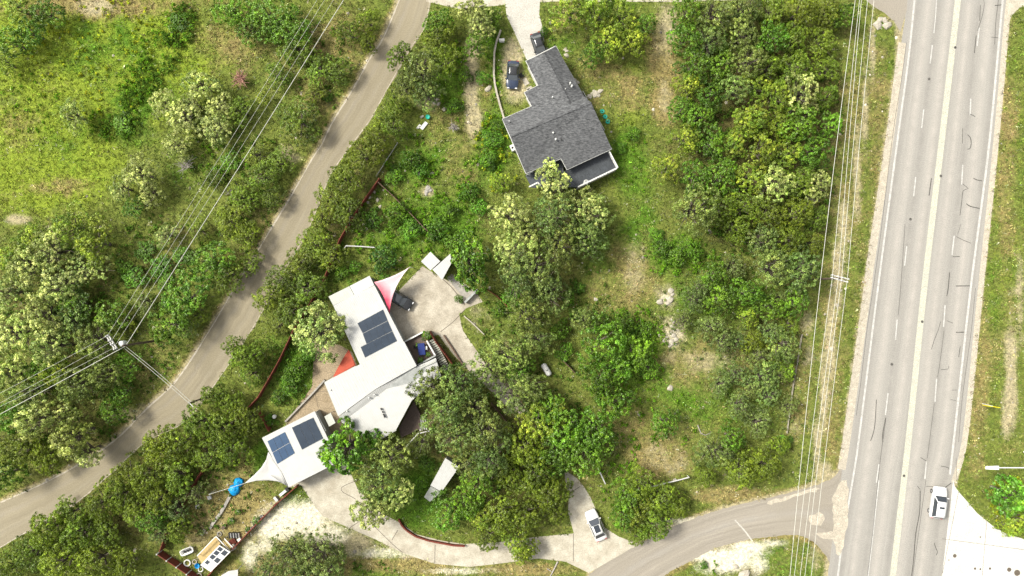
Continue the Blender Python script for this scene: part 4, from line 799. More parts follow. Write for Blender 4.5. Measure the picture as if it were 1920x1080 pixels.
def sail_fabric():
    m, nt, nd, lk, b = nodes('sail_pink_glare'); co = objco(nt)   # white glare painted into the cloth colour towards its far corner
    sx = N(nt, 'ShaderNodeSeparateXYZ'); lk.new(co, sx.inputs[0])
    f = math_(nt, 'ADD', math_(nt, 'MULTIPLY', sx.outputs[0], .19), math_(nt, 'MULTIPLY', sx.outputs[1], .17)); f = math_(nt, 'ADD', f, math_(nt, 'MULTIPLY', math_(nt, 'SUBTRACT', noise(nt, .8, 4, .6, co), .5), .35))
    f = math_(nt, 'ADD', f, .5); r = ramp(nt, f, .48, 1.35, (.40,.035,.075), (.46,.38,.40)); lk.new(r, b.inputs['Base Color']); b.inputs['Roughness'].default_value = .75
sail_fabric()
sail('shade_sail', concave((701.5,529),(768,500.5),3) + concave((768,500.5),(730,593),9) + concave((730,593),(701.5,529),5), (3.4, 3.6, 2.9), 'sail_pink_glare', 'pink shade sail with white glare painted toward its upper corner above the courtyard car', [(768.5,501,3.6)])
sail('shade_sail', [(654,655),(667,685),(646,697),(624,708),(633,690),(643,672)], (3.2, 3.2, 2.6), 'sail_red', 'brick-red triangular shade sail along the left side of the white house', [(624,708,2.6)])
sail('shade_sail', [(503,847),(499,862),(490,876.5),(477,890),(458,906.5),(480,901.5),(503,900.5),(520,902.5),(533,907.5),(541,913.5),(528,885),(515,866)], (ZN+.03, 2.6, 2.5, ZN+.03), 'sail_white', 'white shade sail stretched from the annex to a thin tip', [(392,927,2.4)], [((458,906.5,2.58),(392,927,2.4))])
def hut(name, parts, lb, cat):
    o = thing(name, P(*parts[0][0][0][:2])[:2] + (0,), lb, cat)
    for poly, m, mw in parts:
        roof(poly, .12, m, o); walls(poly, mw, o, 2.0, .11)
    return o
hut('storage_hut', [([(807,472,2.4),(825.5,490,2.4),(807,507,2.4),(789.5,490,2.4)], 'white_metal', 'grey_wall')], 'square white-roofed hut at the top corner of the courtyard', 'hut')
hut('storage_hut', [([(844,476,2.4),(847.5,491,2.4),(829,525,2.4),(811,505.5,2.4)], 'white_metal', 'grey_wall')], 'worn white-roofed hut half under the bright green tree', 'hut')
hut('garden_shed', [([(835,859,2.5),(860.5,876,2.5),(828,922,2.5),(807,910.5,2.5)], 'white_metal', 'grey_wall'), ([(807.5,912,2.0),(827,922.6,2.0),(806,941,1.9),(795,932,1.9)], 'aged_metal', 'grey_wall')], 'narrow white-roofed shed with lower grey end beside the oval lawn', 'shed')
sheet('stone_path', [(837,521),(847,513),(893,549),(876,566)], .020, 'stone_grey')
dk2 = thing('lower_deck', P(770, 795)[:2] + (0,), 'plain brown deck by the lower right edge of the white house', 'deck')
MB().prism(pxy([(776,752),(788,776),(787,805),(752,820),(748,802)], .5), .5).build('floor', 'brown_deck', dk2)
ds = thing('deck_steps', P(792, 795)[:2] + (0,), 'four pale steps off the right side of the lower deck', 'steps')
for k in range(4): MB().beam(P(784+k*4, 783-k*1.2, .45-.1*k), P(788+k*4, 808-k*.8, .45-.1*k), .2, .06).build('tread', 'sail_white', ds)
# ---------------------------------------------------------------- fences, walls, rails
def fence(name, pts, h, th, m, lb, cat='fence', post=True, step=30, capm=None):
    o = thing(name, P(*pts[0])[:2] + (0,), lb, cat); q = spline(pts, 1e9) if len(pts) < 3 else np.array(pts, float)
    V = [Vector(P(x, y, 0)) for x, y in q]
    for A, B in zip(V[:-1], V[1:]):
        t = (B-A).normalized()*.01; MB().beam(A + t + Vector((0,0,h/2+.03)), B - t + Vector((0,0,h/2+.03)), th, h-.06).build('fence_panel' if post else 'wall_run', m, o)
        if post:
            n = max(1, round((B-A).length/2.4))
            for k in range(n): MB().beam(A.lerp(B, k/n), A.lerp(B, k/n) + Vector((0,0,h+.08)), th+.07, th+.075).build('post', capm or m, o)
    return o
fence('rust_fence', [(714,338),(690,372),(668,404),(641,450),(610,528),(582,575),(556,617),(530,672),(510,708),(490,742),(458,776)], 1.6, .10, 'rust_red', 'long rust-red fence between road trees and the white house garden')
fence('rust_fence', [(458,776),(420,832),(380,888),(350,938),(322,990),(308,1028)], 1.6, .10, 'rust_red', 'rust-red fence glimpsed under the lower-left junipers')
fence('rust_fence', [(304,1032),(340,1056),(378,1082),(420,1110)], 1.6, .12, 'rust_red', 'rust-red fence with pale post tops below the white bathtub', capm='sail_white')
fence('rust_fence', [(559,909),(520,943),(470,994),(430,1036),(396,1074),(370,1104)], 1.1, .14, 'rust_red', 'straight rust-red fence between straw garden and sandy bank')
fence('rust_fence', [(489,768),(500,786),(510,806)], 1.5, .12, 'rust_red', 'short rust-red fence above the top left corner of the annex')
fence('board_fence', [(713,345),(738,368),(765,395),(790,421),(816,447)], 1.4, .10, 'old_board', 'weathered brown board fence slanting through the green weeds')
fence('board_fence', [(912,542),(932,555),(953,576)], 1.2, .09, 'rust_red', 'rust-coloured fence right of the courtyard wall')
fence('board_fence', [(1047,668),(1064,684),(1081,702)], 1.2, .09, 'old_board', 'short brown fence right of the white gas tank')
fence('board_fence', [(922,755),(940,776),(957,798)], 1.2, .09, 'old_board', 'short brown fence in the shade right of the house oaks')
fence('board_fence', [(808,621),(820,641),(836,662),(850,681)], 1.9, .08, 'rust_red', 'red-brown rail fence along the right side of the garden stairs')
fence('wire_fence', [(746,269),(726,300),(706,332)], 0.5, .03, 'pipe_grey', 'thin grey wire fence running up right from the rust-red corner')
fence('wire_fence', [(1502,627),(1494,676),(1486,720),(1474,812)], 0.5, .03, 'stone_white', 'pale wire fence at the right edge of the scrub below the crossarm pole')
fence('low_wall', [(748,972),(754,983),(763,993),(780,1004),(804,1012),(830,1017),(852,1021),(872,1022)], .55, .22, 'rust_red', 'low curved rust-red wall edging the oval lawn', 'wall', False)
fence('low_wall', [(939,58),(931,80),(927,100),(926,140),(928,160),(932,178),(938,200),(945,223)], .5, .28, 'stone_white', 'curved pale stone wall left of the blue-black car', 'wall', False)
fence('low_wall', [(872,567),(883,556),(896,543)], .9, .32, 'grey_wall', 'stubby grey-white wall at the right corner of the courtyard', 'wall', False)
fence('low_wall', [(872,690),(850,655),(832,628)], .4, .2, 'old_board', 'low brown retaining edge right of the garden stairs', 'wall', False)
fence('low_wall', [(870,592),(885,605),(908,627)], .3, .16, 'stone_white', 'thin pale border of the bed below the courtyard corner', 'wall', False)
fence('low_wall', [(536,790),(560,765),(586,738),(610,712)], .4, .25, 'stone_grey', 'grey stone border along the left side of the tan patio', 'wall', False)
fence('low_wall', [(433,928),(424,945),(414,962),(402,978),(394,990)], .3, .45, 'stone_grey', 'rough dark stone edging on the upper side of the straw garden', 'wall', False)
def pipe_rail(name, pts, z, r, m, lb, cat='railing', legs=True):
    o = thing(name, P(*pts[0][:2])[:2] + (0,), lb, cat); V = [P(x, y, z) for x, y in pts]
    MB().tube(V, r, 8).build('rail', m, o)
    if legs:
        for v in V: MB().tube([(v[0], v[1], 0), (v[0], v[1], z)], r*.8, 6).build('post', m, o)
pipe_rail('hand_rail', [(761,838),(784,813),(805,808)], 1.0, .11, 'white_trim', 'bent white hand rail crossing the foot of the deck steps')
pipe_rail('hand_rail', [(798,814),(793,828),(787,848)], .6, .07, 'stone_white', 'thin pale rail running down to leaf litter below the deck steps')
pipe_rail('gate_rail', [(1122,879),(1135,907)], 1.0, .10, 'pipe_grey', 'short grey gate rail above the parked white sedan')
pipe_rail('gate_rail', [(1217,914),(1245,907),(1269,901),(1292,895)], 1.0, .10, 'pipe_grey', 'long grey pipe rail below the bare rocky patch')
pipe_rail('garden_pipe', [(644,468),(649,461),(676,462),(702,464)], .8, .09, 'pipe_grey', 'white bent pipe rail left of the round garden bush')

# ---------------------------------------------------------------- utility poles, wires, street lamp, sign
def util_pole(px, py, z, arms, lb, trans=None, r=.17):
    x, y, _ = P(px, py, z); o = thing('utility_pole', (x, y, 0), lb, 'utility pole')
    MB().tube([(x, y, 0), (x, y, z*.5), (x, y, z+.15)], [r*1.15, r, r*.72], 10).build('pole', 'pole_wood', o)
    for (a, b) in arms:
        A, B = Vector(P(*a)), Vector(P(*b)); c = MB().beam(A, B, .16, .18).build('crossarm', 'sail_white', o); ORG[c] = ORG[o]
        for t in (.04, .36, .62, .96):
            q = A.lerp(B, t); MB().lathe((q.x, q.y, q.z+.08), [(.07,0),(.12,.08),(.08,.14),(.11,.2),(.03,.26)], 8).build('insulator', 'white_trim', c)
    if trans:
        q = P(*trans); MB().lathe((q[0], q[1], q[2]-1.1), [(.36,0),(.40,.06),(.40,1.0),(.34,1.08),(.12,1.12)], 14).build('transformer', 'galvanised', o)
    return o
util_pole(1574, 522, 9.6, [((1558.5,515.5,9.5),(1591,523.5,9.5)),((1557.5,520,9.5),(1589,529,9.5))], 'roadside utility pole with twin white crossarms beside the highway')
util_pole(231, 648, 9.4, [((199.5,629.5,9.3),(216,656,9.3)),((203,627.5,9.3),(220,654,9.3))], 'utility pole with white transformer among the left trees', (226.5, 644.5, 8.9))
p = util_pole(357, 755, 6.0, [], 'slim dark service pole at the right edge of the country road', r=.12)
MB().beam(P(354,753,5.9), P(362,763,5.9), .08, .1).build('bracket', 'pipe_grey', p)
def wire(pts, r, lb, grp, sag=.5):
    b = MB(); path = []
    for (a, c) in zip(pts[:-1], pts[1:]):
        A, B = Vector(P(*a)), Vector(P(*c)); n = 14
        for k in range(n + (c is pts[-1])): t = k/n; q = A.lerp(B, t); q.z -= sag*4*t*(1-t)*.5; path.append(q)
    tag(b.tube(path, r, 5).build('power_line', 'wire'), lb, 'power line', grp)
ORD4 = ['leftmost', 'second from left', 'third from left', 'rightmost']
for k, (a, m, c) in enumerate(((1616,1560.5,1484),(1619,1572,1495),(1631,1578,1504),(1643,1589,1516))):
    wire([(a,-40,9.75),(m,522,9.75),(c,1125,9.75)], .029, f'{ORD4[k]} of the four wires on the twin roadside crossarms', 'wires along the highway')
wire([(1609,-40,7.2),(1539,520,7.2),(1477,1125,7.2)], .035, 'separate cable left of the roadside crossarms and their four wires', 'wires along the highway')
for k, (a, c) in enumerate((((202,628.5),(622,-45)),((211,636),(636,-45)),((218,645),(653,-45)))):
    wire([(*a, 9.5),(*c, 9.5)], .017, f'{ORD4[k]} of three thin wires rising up right from the transformer pole', 'wires from the transformer pole')
wire([(236,648,8.6),(672,-45,8.6)], .042, 'thick pale cable, lowest of those rising up right from the transformer pole', 'wires from the transformer pole')
for k, (a, c) in enumerate((((200,630.5),(-40,758)),((207,642),(-40,777)),((216,651),(-40,783)))):
    wire([(*a, 9.5),(*c, 9.5)], .017, f"{['uppermost','middle','lowest'][k]} of three thin wires from transformer pole to left edge", 'wires from the transformer pole')
wire([(235,649,8.6),(-40,798,8.6)], .042, 'thick pale cable from transformer pole to the left edge', 'wires from the transformer pole')
wire([(236,650,8.4),(358,753,5.95)], .035, 'upper service wire from transformer pole across the road', 'wires from the transformer pole'); wire([(233,653,8.3),(360,761,5.9)], .035, 'lower service wire from transformer pole across the road', 'wires from the transformer pole')
sl = thing('street_lamp', P(2010, 876, 9)[:2] + (0,), 'pale street lamp arm reaching in from the right edge', 'street lamp')
MB().tube([P(2010,876,9)[:2] + (0,), P(2010,876,9)], [.16,.11], 10).build('pole', 'galvanised', sl); MB().tube([P(2010,876,8.9), P(1940,877,9.05), P(1872,877,9.1)], [.11,.09,.08], 8).build('arm', 'galvanised', sl)
MB().prism([P(1849,874.5,9.1), P(1873,873.5,9.2), P(1873,881,9.2), P(1849,880,9.1)], .16).build('lamp_head', 'galvanised', sl)
sg = thing('road_sign', P(1859, 761, 2.2)[:2] + (0,), 'yellow road sign standing in the grass right of the highway', 'sign')
A, B = Vector(P(1845.5,760,2.0)), Vector(P(1872,763.5,2.0)); MB().beam(A, B, .05, .95).build('plate', 'yellow_sign', sg)
MB().tube([((A.x+B.x)/2, (A.y+B.y)/2+.07, 0), ((A.x+B.x)/2, (A.y+B.y)/2+.07, 2.3)], .05, 6).build('post', 'galvanised', sg)

# ---------------------------------------------------------------- cars
paint('car_white', (.50,.50,.50)); paint('car_black', (.010,.011,.013), .2, .8); paint('car_blue', (.012,.022,.050), .2, .8)
mat('tyre', (.018,.018,.018), .85, .2, 6); mat('rim', (.35,.35,.36), .35, .1, 6, metal=.6); mat('lamp_glass', (.55,.56,.58), .1, .1, 4, spec=.6); mat('tail_glass', (.32,.02,.02), .15, .1, 4, spec=.6); paint('glass_grey', (.05,.06,.07), .08, .9)
def car(px, py, hx, hy, L, W, Hh, col, lb, kind='sedan', z=.02, sunroof=False, roofm=None, glass='dark_glass'):
    """hx, hy: the way its front points in the photo"""
    x0, y0, _ = P(px, py, .7); a = math.atan2(-hy, hx); o = thing('parked_car' if 'highway' not in lb else 'moving_car', (x0, y0, z), lb, 'car')
    ca, sa = math.cos(a), math.sin(a); tr = lambda v: (x0 + v[0]*ca - v[1]*sa, y0 + v[0]*sa + v[1]*ca, z + v[2])
    suv = kind == 'suv'; hw = W/2; belt = (.98 if suv else .88) * Hh/1.5
    ST = [(-.5,.80,.72),(-.485,.90,.80),(-.44,.965,.95 if suv else .90),(-.30,1,1.0),(.0,1,1.0),(.17,.995,.98),(.30,.975,.93),(.41,.93,.86),(.47,.84,.76),(.496,.70,.64)]
    b = MB(); ring = []
    for fx, fw, fz in ST:
        w = hw*fw; zt = belt*fz; zb = .24 if abs(fx) < .45 else .34
        ring.append([(fx*L, s*w*k, zz) for s, k, zz in ((-1,.86,zb),(-1,.99,zb+.14),(-1,1,zt*.68),(-1,.965,zt-.06),(-1,.86,zt),(-.45,.86,zt+.025),(0,.86,zt+.035),(.45,.86,zt+.025),(1,.86,zt),(1,.965,zt-.06),(1,1,zt*.68),(1,.99,zb+.14),(1,.86,zb))])
    n = 13; vs = [tr(p) for r in ring for p in r]; fs = []
    for i in range(len(ring)-1):
        for k in range(n): fs.append((i*n+k, i*n+(k+1) % n, (i+1)*n+(k+1) % n, (i+1)*n+k))
    b.add(vs, fs, True); b.add(vs[:n], [tuple(range(n))]); b.add(vs[-n:], [tuple(range(n-1,-1,-1))]); body = b.build('body', col, o); ORG[body] = ORG[o]
    r0, r1, f1, f0 = ((-.47,-.40,.07,.22) if suv else (-.38,-.23,.05,.21)); wb, wt = hw*.90, hw*.70; zt = Hh - .03; zb = belt - .02
    bt = [(f0*L, wb*.9), (f0*L*.98-.1, wb), (r0*L+.12, wb), (r0*L, wb*.88)]; tp = [(f1*L, wt*.92), (f1*L-.12, wt), (r1*L+.1, wt), (r1*L, wt*.92)]
    def quad(nm, pts, m):
        bb = MB(); c = [tr(p) for p in pts]; bb.add(c, [tuple(range(len(c)))]); q = bb.build(nm, m, o); md = q.modifiers.new('t', 'SOLIDIFY'); md.thickness = .03; md.offset = 0; return q
    B3 = lambda i, s: (bt[i][0], s*bt[i][1], zb); T3 = lambda i, s: (tp[i][0], s*tp[i][1], zt)
    quad('windshield', [B3(0,-1), B3(0,1), T3(0,1), T3(0,-1)], glass); quad('rear_window', [B3(3,1), B3(3,-1), T3(3,-1), T3(3,1)], glass)
    for s in (-1, 1):
        quad('side_window', [B3(1,s), B3(2,s), T3(2,s), T3(1,s)][::s], 'dark_glass')
        for i, j in ((0, 1), (2, 3)): quad('pillar', [B3(i,s), B3(j,s), T3(j,s), T3(i,s)], col)
        m0 = tr((f0*L-.18, s*(wb+.16), belt+.05)); MB().box(m0, (.16,.24,.15), a).build('mirror', col, o)
        for fx in (-.31, .31):
            c = Vector(tr((fx*L, s*(hw-.13), .32))); ax = Vector((-sa, ca, 0)); w = MB().tube([c-ax*.11, c+ax*.11], .32, 16).build('wheel', 'tyre', o); ORG[w] = ORG[o]
            MB().tube([c+ax*s*.105, c+ax*s*.135], .19, 12).build('rim', 'rim', w)
        MB().box(tr((.475*L, s*hw*.62, belt*.72)), (.16,.34,.12), a).build('headlight', 'lamp_glass', o); MB().box(tr((-.488*L, s*hw*.66, belt*.74)), (.12,.36,.14), a).build('taillight', 'tail_glass', o)
    rr = MB(); c = [(tp[0][0]+.06, 0), (tp[3][0]-.06, 0)]; rows = []
    for t in np.linspace(0, 1, 7):
        x = c[0][0]*(1-t)+c[1][0]*t; w = wt*(1.0 if .08 < t < .92 else .95)
        rows.append([tr((x, s*w, zt+.015+.05*(1-s*s)*math.sin(math.pi*min(1, max(0, t*.9+.05))))) for s in (-1,-.6,-.2,.2,.6,1)])
    vs = [p for r in rows for p in r]; rr.add(vs, [(i*6+k, i*6+k+1, i*6+7+k, i*6+6+k) for i in range(6) for k in range(5)], True)
    q = rr.build('roof', roofm or col, o); md = q.modifiers.new('t', 'SOLIDIFY'); md.thickness = .04; md.offset = 0; ORG[q] = ORG[o]
    if sunroof:
        cx = (tp[0][0]*(.62)+tp[3][0]*.38); bb = MB(); bb.box(tr((cx, 0, zt+.075)), (sunroof[0], sunroof[1], .03), a); bb.build('sunroof', 'dark_glass', q)
    return o
car(1117, 985, -46, -108, 5.05, 2.0, 1.5, 'car_white', 'white sedan with dark sunroof parked on the concrete driveway', sunroof=(1.15,.85))
car(1759, 942, 9, -62, 4.95, 2.15, 1.75, 'car_white', 'white wagon driving on the highway', 'suv', sunroof=(.3,.75))
car(961.5, 140, -3, 52, 4.35, 1.95, 1.5, 'car_blue', 'blue-black car parked between stone wall and grey house', roofm='car_black', glass='glass_grey')
car(1011, 87, 16, 50, 4.4, 1.85, 1.5, 'car_black', 'black car nosing in at the grey house front wing', glass='glass_grey')
car(750.5, 562, 108, 67, 4.1, 1.9, 1.5, 'car_black', 'dark car on the courtyard half under the pink sail', 'suv', roofm='glass_grey', glass='glass_grey')

# ---------------------------------------------------------------- stones
def stone(px, py, r, lb, grp, m='stone_white', flat=.5, nm='rock'):
    b = MB(); x, y, _ = P(px, py, 0); n = 8; vs = []; ph = random.uniform(0, 6)
    rs = [r*random.uniform(.72,1.2) for _ in range(n)]; e = random.uniform(.65, 1); an = random.uniform(0, 3.14)
    for k, (f, zz) in enumerate(((1.0,0),(1.05,.3),(.72,.82),(.3,1.0))):
        for i in range(n):
            t = 6.283*i/n+ph; u, v = rs[i]*f*math.cos(t), rs[i]*f*e*math.sin(t)
            vs.append((x+u*math.cos(an)-v*math.sin(an), y+u*math.sin(an)+v*math.cos(an), r*flat*zz*random.uniform(.85,1.1)))
    b.add(vs, [(k*n+i, k*n+(i+1) % n, (k+1)*n+(i+1) % n, (k+1)*n+i) for k in range(3) for i in range(n)] + [tuple(range(3*n, 4*n))])
    tag(b.build(nm, m), lb, 'rock', grp)
for grp, lb, m, L in (('white rocks at the right wall of the grey house','flat white rock in the pile right of the grey house','stone_white',[(1106,181,.5),(1111,176,.35),(1114,172,.4),(1119,175,.55),(1124,172,.4),(1116,179,.45),(1122,179,.35),(1128,170,.3)]),
        ('white rocks in the scrub','white rock in the cluster right of the dark weeds','stone_white',[(1262,602,.5),(1260,612,.4),(1264,618,.35),(1257,624,.3),(1263,628,.5),(1250,634,.4),(1268,636,.45),(1260,642,.5),(1244,638,.35),(1255,648,.4),(1266,645,.3)]),
        ('pale rocks of the dry clearing','pale slab at the right side of the dry clearing','stone_white',[(1237,566,.6),(1257,562,.65),(1252,569,.4),(1258,546,.5),(1261,552,.35)]),
        ('pale rocks of the weedy yard','pale rock among weeds above the board fence','stone_grey',[(787,323,.55),(810,326,.35),(803,352,.45),(800,358,.4),(799,364,.3),(808,357,.35)]),
        ('stones on the gravel track','pale boulder beside the gravel track','stone_white',[(915,167,.65),(833,205,.4),(815,190,.5),(822,195,.4),(820,185,.35)]),
        ('rocks by the front wing','small pale rock against the right wall of the front wing','stone_white',[(1060,92,.3),(1063,96,.3),(1062,104,.4),(1078,152,.4),(1083,155,.3)]),
        ('rocks by the rust-red corner','small pale stone inside the rust-red fence corner','stone_white',[(693,370,.3),(702,360,.25),(708,375,.35),(690,380,.25),(712,388,.35),(676,410,.3),(684,420,.4),(694,412,.35),(688,428,.3),(700,418,.3)]),
        ('culvert stones','curved white concrete piece in the roadside grass near the top','stone_white',[(1645,46,.75),(1650,38,.6),(1658,39,.6),(1662,48,.7)])):
    for x, y, r in L: stone(x, y, r, lb, grp, m)
for x, y, r, lb in ((1256,727,.5,'single white rock in the middle of the scrub clearing'),(1117,561,.35,'small pale rock left of the dry clearing'),(1378,1062,.5,'pale boulder on the white sand below the side road'),(1396,1076,.95,'big pale boulder at the bottom edge by the side road'),(1146,247,.2,'tiny white stone below the teal lids')): stone(x, y, r, lb, 'single rocks')

# ---------------------------------------------------------------- smaller things
for k, (x, y) in enumerate(((1129,209),(1134.5,219),(1139.5,228))):
    X, Y, _ = P(x, y); o = thing('tank_lid', (X, Y, 0), f"{['uppermost','middle','lowest'][k]} of three teal round lids in the lawn", 'lid', 'teal lids by the grey house')
    MB().lathe((X, Y, 0), [(.36,0),(.36,.10),(.32,.14),(.30,.12),(.05,.13)], 16).build('cover', 'teal_plastic', o); MB().lathe((X, Y, .12), [(.09,0),(.09,.06),(.03,.07)], 8).build('knob', 'black_plastic', o)
X, Y, _ = P(1024, 692); a = math.radians(-58); o = thing('gas_tank', (X, Y, 0), 'white capsule-shaped gas tank in the shade below the oaks', 'tank')
d = Vector((math.cos(a), math.sin(a), 0)); c = Vector((X, Y, .75)); MB().tube([c-d*1.05, c-d*1.0, c-d*.8, c+d*.8, c+d*1.0, c+d*1.05], [.12,.3,.46,.46,.3,.12], 16).build('vessel', 'white_trim', o); MB().lathe((X, Y, 1.2), [(.16,-.05),(.16,.14),(.04,.18)], 10).build('valve_cover', 'pipe_grey', o)
for s in (-.6, .6): MB().box((c+d*s - Vector((0,0,.55))), (.2,.7,.4), a).build('leg', 'stone_grey', o)
X, Y, _ = P(795, 236); o = thing('dumped_boards', (X, Y, 0), 'white boards dumped at the edge of the weedy yard', 'boards')
MB().box((X, Y, .15), (1.35,.55,.08), .9).build('board', 'white_trim', o); MB().box((X-.8, Y-.15, .1), (.8,.35,.08), .9).build('board', 'pipe_grey', o); MB().box((X-.3, Y+1.4, .12), (.6,.3,.2), .5).build('crate', 'stone_grey', o)
X, Y, _ = P(802.5, 220.5); tag(MB().lathe((X, Y, 0), [(.30,0),(.34,.5),(.36,.5),(.30,.46),(.05,.42)], 14).build('tub', 'teal_plastic'), 'teal plastic tub above the dumped white boards', 'tub')
X, Y, _ = P(941, 78); tag(MB().box((X, Y, .35), (.75,.35,.7), .05).box((X, Y, .72), (.85,.45,.05), .05).build('bench_box', 'white_trim'), 'small white box at the top end of the curved stone wall', 'box')
X, Y, _ = P(978.5, 141); tag(MB().box((X, Y, .03), (.75,.7,.05), .5).box((X, Y, .06), (.6,.55,.02), .5).build('door_mat', 'black_plastic'), 'dark square mat right of the blue-black car', 'mat')
# garden corner
def tarp(px, py, r, seed, lb, m='blue_tarp'):
    rg = np.random.default_rng(seed); X, Y, _ = P(px, py); b = MB(); n = 22; vs = []
    for k in range(6):
        f = 1 - k/6
        for i in range(n):
            a = 6.283*i/n; rr = r*f*(1 + .10*math.sin(11*a)*f + rg.normal(0,.05)); vs.append((X+rr*math.cos(a), Y+rr*math.sin(a)*.95, .15 + .5*(1-f*f) + rg.normal(0,.07)))
    vs.append((X, Y, .65)); b.add(vs, [(k*n+i, k*n+(i+1) % n, (k+1)*n+(i+1) % n, (k+1)*n+i) for k in range(5) for i in range(n)] + [(5*n+i, 5*n+(i+1) % n, 6*n) for i in range(n)], True)
    q = b.build('tarp', m); md = q.modifiers.new('t', 'SOLIDIFY'); md.thickness = .02; tag(q, lb, 'tarp', 'blue tarps by the sail tip')
tarp(440, 918, .92, 1, 'round scalloped bright blue tarp, the lower and paler one'); tarp(448, 904, .80, 2, 'crumpled deeper blue tarp right at the white sail tip')
cp = thing('garden_coop', P(400, 1040)[:2] + (0,), 'white-framed garden coop with window panes set in its roof', 'coop')
MB().prism(pxy([(405,1007),(413,1019),(379,1058),(370,1043)], .5), .5).build('planter_bed', 'tan_wood', cp)
Q = [(411,1022,1.9),(432,1035,1.9),(395,1072.5,1.6),(375.5,1059.5,1.6)]; r_ = MB().prism([P(*p) for p in Q], .08).build('roof', 'white_trim', cp); ORG[r_] = ORG[cp]
for u0, u1, v0, v1 in ((.10,.44,.04,.18),(.10,.44,.22,.38),(.10,.44,.42,.58),(.54,.90,.05,.24),(.54,.90,.42,.60),(.12,.40,.70,.84)):
    c = [quadpt(Q, *t) for t in ((u0,v0),(u1,v0),(u1,v1),(u0,v1))]; MB().prism([(x, y, z+.03) for x, y, z in (P(*p) for p in c)], .025).build('pane', 'dark_glass', r_)
for p, q in (((405,1005.5),(369.5,1042.5)),((405,1005.5),(432,1034)),((421,1010),(436,1026))): MB().beam(P(*p, 1.3), P(*q, 1.3), .14, .10).build('frame_beam', 'white_trim', cp)
for x, y, z in ((405,1006,1.3),(370,1042.5,1.3),(411.5,1023,1.8),(431,1035,1.8),(395.5,1071,1.5),(376.5,1059.5,1.5),(421,1010,1.3),(436,1026,1.3)): MB().tube([P(x, y, z)[:2] + (0,), P(x, y, z)], .05, 5).build('post', 'white_trim', cp)
for k in range(3): MB().beam(P(421-k*3, 1012+k*2.5, 1.25), P(433-k*3, 1027+k*2.5, 1.25), .12, .05).build('slat', 'tan_wood', cp)
X, Y, _ = P(353, 1031.5); a = math.radians(22); o = thing('bathtub', (X, Y, 0), 'white bathtub with dark things inside on the garden soil', 'bathtub'); ca, sa = math.cos(a), math.sin(a); vs = []; n = 20
for sx, sy, z in ((.92,.42,0),(1.08,.50,.5),(1.10,.52,.55),(.96,.40,.54),(.85,.30,.16)):
    for i in range(n):
        t = 6.283*i/n; u = sx*math.copysign(abs(math.cos(t))**.45, math.cos(t)); v = sy*math.copysign(abs(math.sin(t))**.45, math.sin(t)); vs.append((X+u*ca-v*sa, Y+u*sa+v*ca, z))
MB().add(vs, [(k*n+i, k*n+(i+1) % n, (k+1)*n+(i+1) % n, (k+1)*n+i) for k in range(4) for i in range(n)] + [tuple(range(4*n, 5*n))], True).build('tub_shell', 'white_trim', o)
for t in (-.45, .0, .4): MB().box((X+t*ca, Y+t*sa, .27), (.28,.3,.2), a+t).build('clutter', 'black_plastic', o)
def ring_tyre(px, py, R, r, m, lb, z=0):
    X, Y, _ = P(px, py); b = MB(); vs = [(X+(R+r*math.cos(p))*math.cos(t), Y+(R+r*math.cos(p))*math.sin(t), z+r+r*math.sin(p)) for t in np.linspace(0, 6.283, 20, False) for p in np.linspace(0, 6.283, 8, False)]
    b.add(vs, [(i*8+k, ((i+1) % 20)*8+k, ((i+1) % 20)*8+(k+1) % 8, i*8+(k+1) % 8) for i in range(20) for k in range(8)], True)
    o = b.build('planter_ring', m); tag(o, lb, 'planter', 'ring planters')
ring_tyre(352, 1055, .48, .12, 'white_trim', 'white planter ring below the bathtub'); ring_tyre(365.5, 1053, .33, .09, 'stone_white', 'small pale ring between white ring and blue bucket'); ring_tyre(377, 1067, .36, .10, 'white_trim', 'white ring at the lower left corner of the coop'); ring_tyre(374, 1079, .40, .11, 'stone_white', 'pale ring at the bottom edge below the coop'); ring_tyre(412, 1001, .32, .09, 'stone_grey', 'dull ring planter just above the coop top')
def bucket(px, py, r, h, m, lb, cat='pot'):
    X, Y, _ = P(px, py); tag(MB().lathe((X, Y, 0), [(r*.75,0),(r,h),(r*1.06,h),(r*.9,h*.98),(r*.8,h*.3),(.02,h*.28)], 14).build('bucket' if cat == 'bucket' else 'plant_pot', m), lb, cat, 'pots and buckets')
bucket(372, 1059, .38, .5, 'blue_tarp', 'bright blue bucket at the left end of the coop', 'bucket')
for x, y, r, lb in ((492,967,.25,'white pot touching the middle of the straight garden fence'),(474,989,.26,'left one of two white pots at the garden fence'),(479,984,.24,'right one of two white pots at the garden fence'),(466,994,.34,'pale pot left of the two white pots by the fence')): bucket(x, y, r, .4, 'white_trim', lb)
for k, x in enumerate((432.5, 437.5, 442.5, 447.5)):
    X, Y, _ = P(x, 1002.5); o = thing('planter_box', (X, Y, 0), f"{['leftmost','second from left','second from right','rightmost'][k]} of four black planter boxes in the straw garden", 'planter', 'black planter boxes')
    MB().box((X, Y, .2), (.32,.85,.4), .12).build('trough', 'black_plastic', o); MB().box((X+.19, Y, .3), (.05,.75,.3), .12).build('rim', 'white_trim', o)
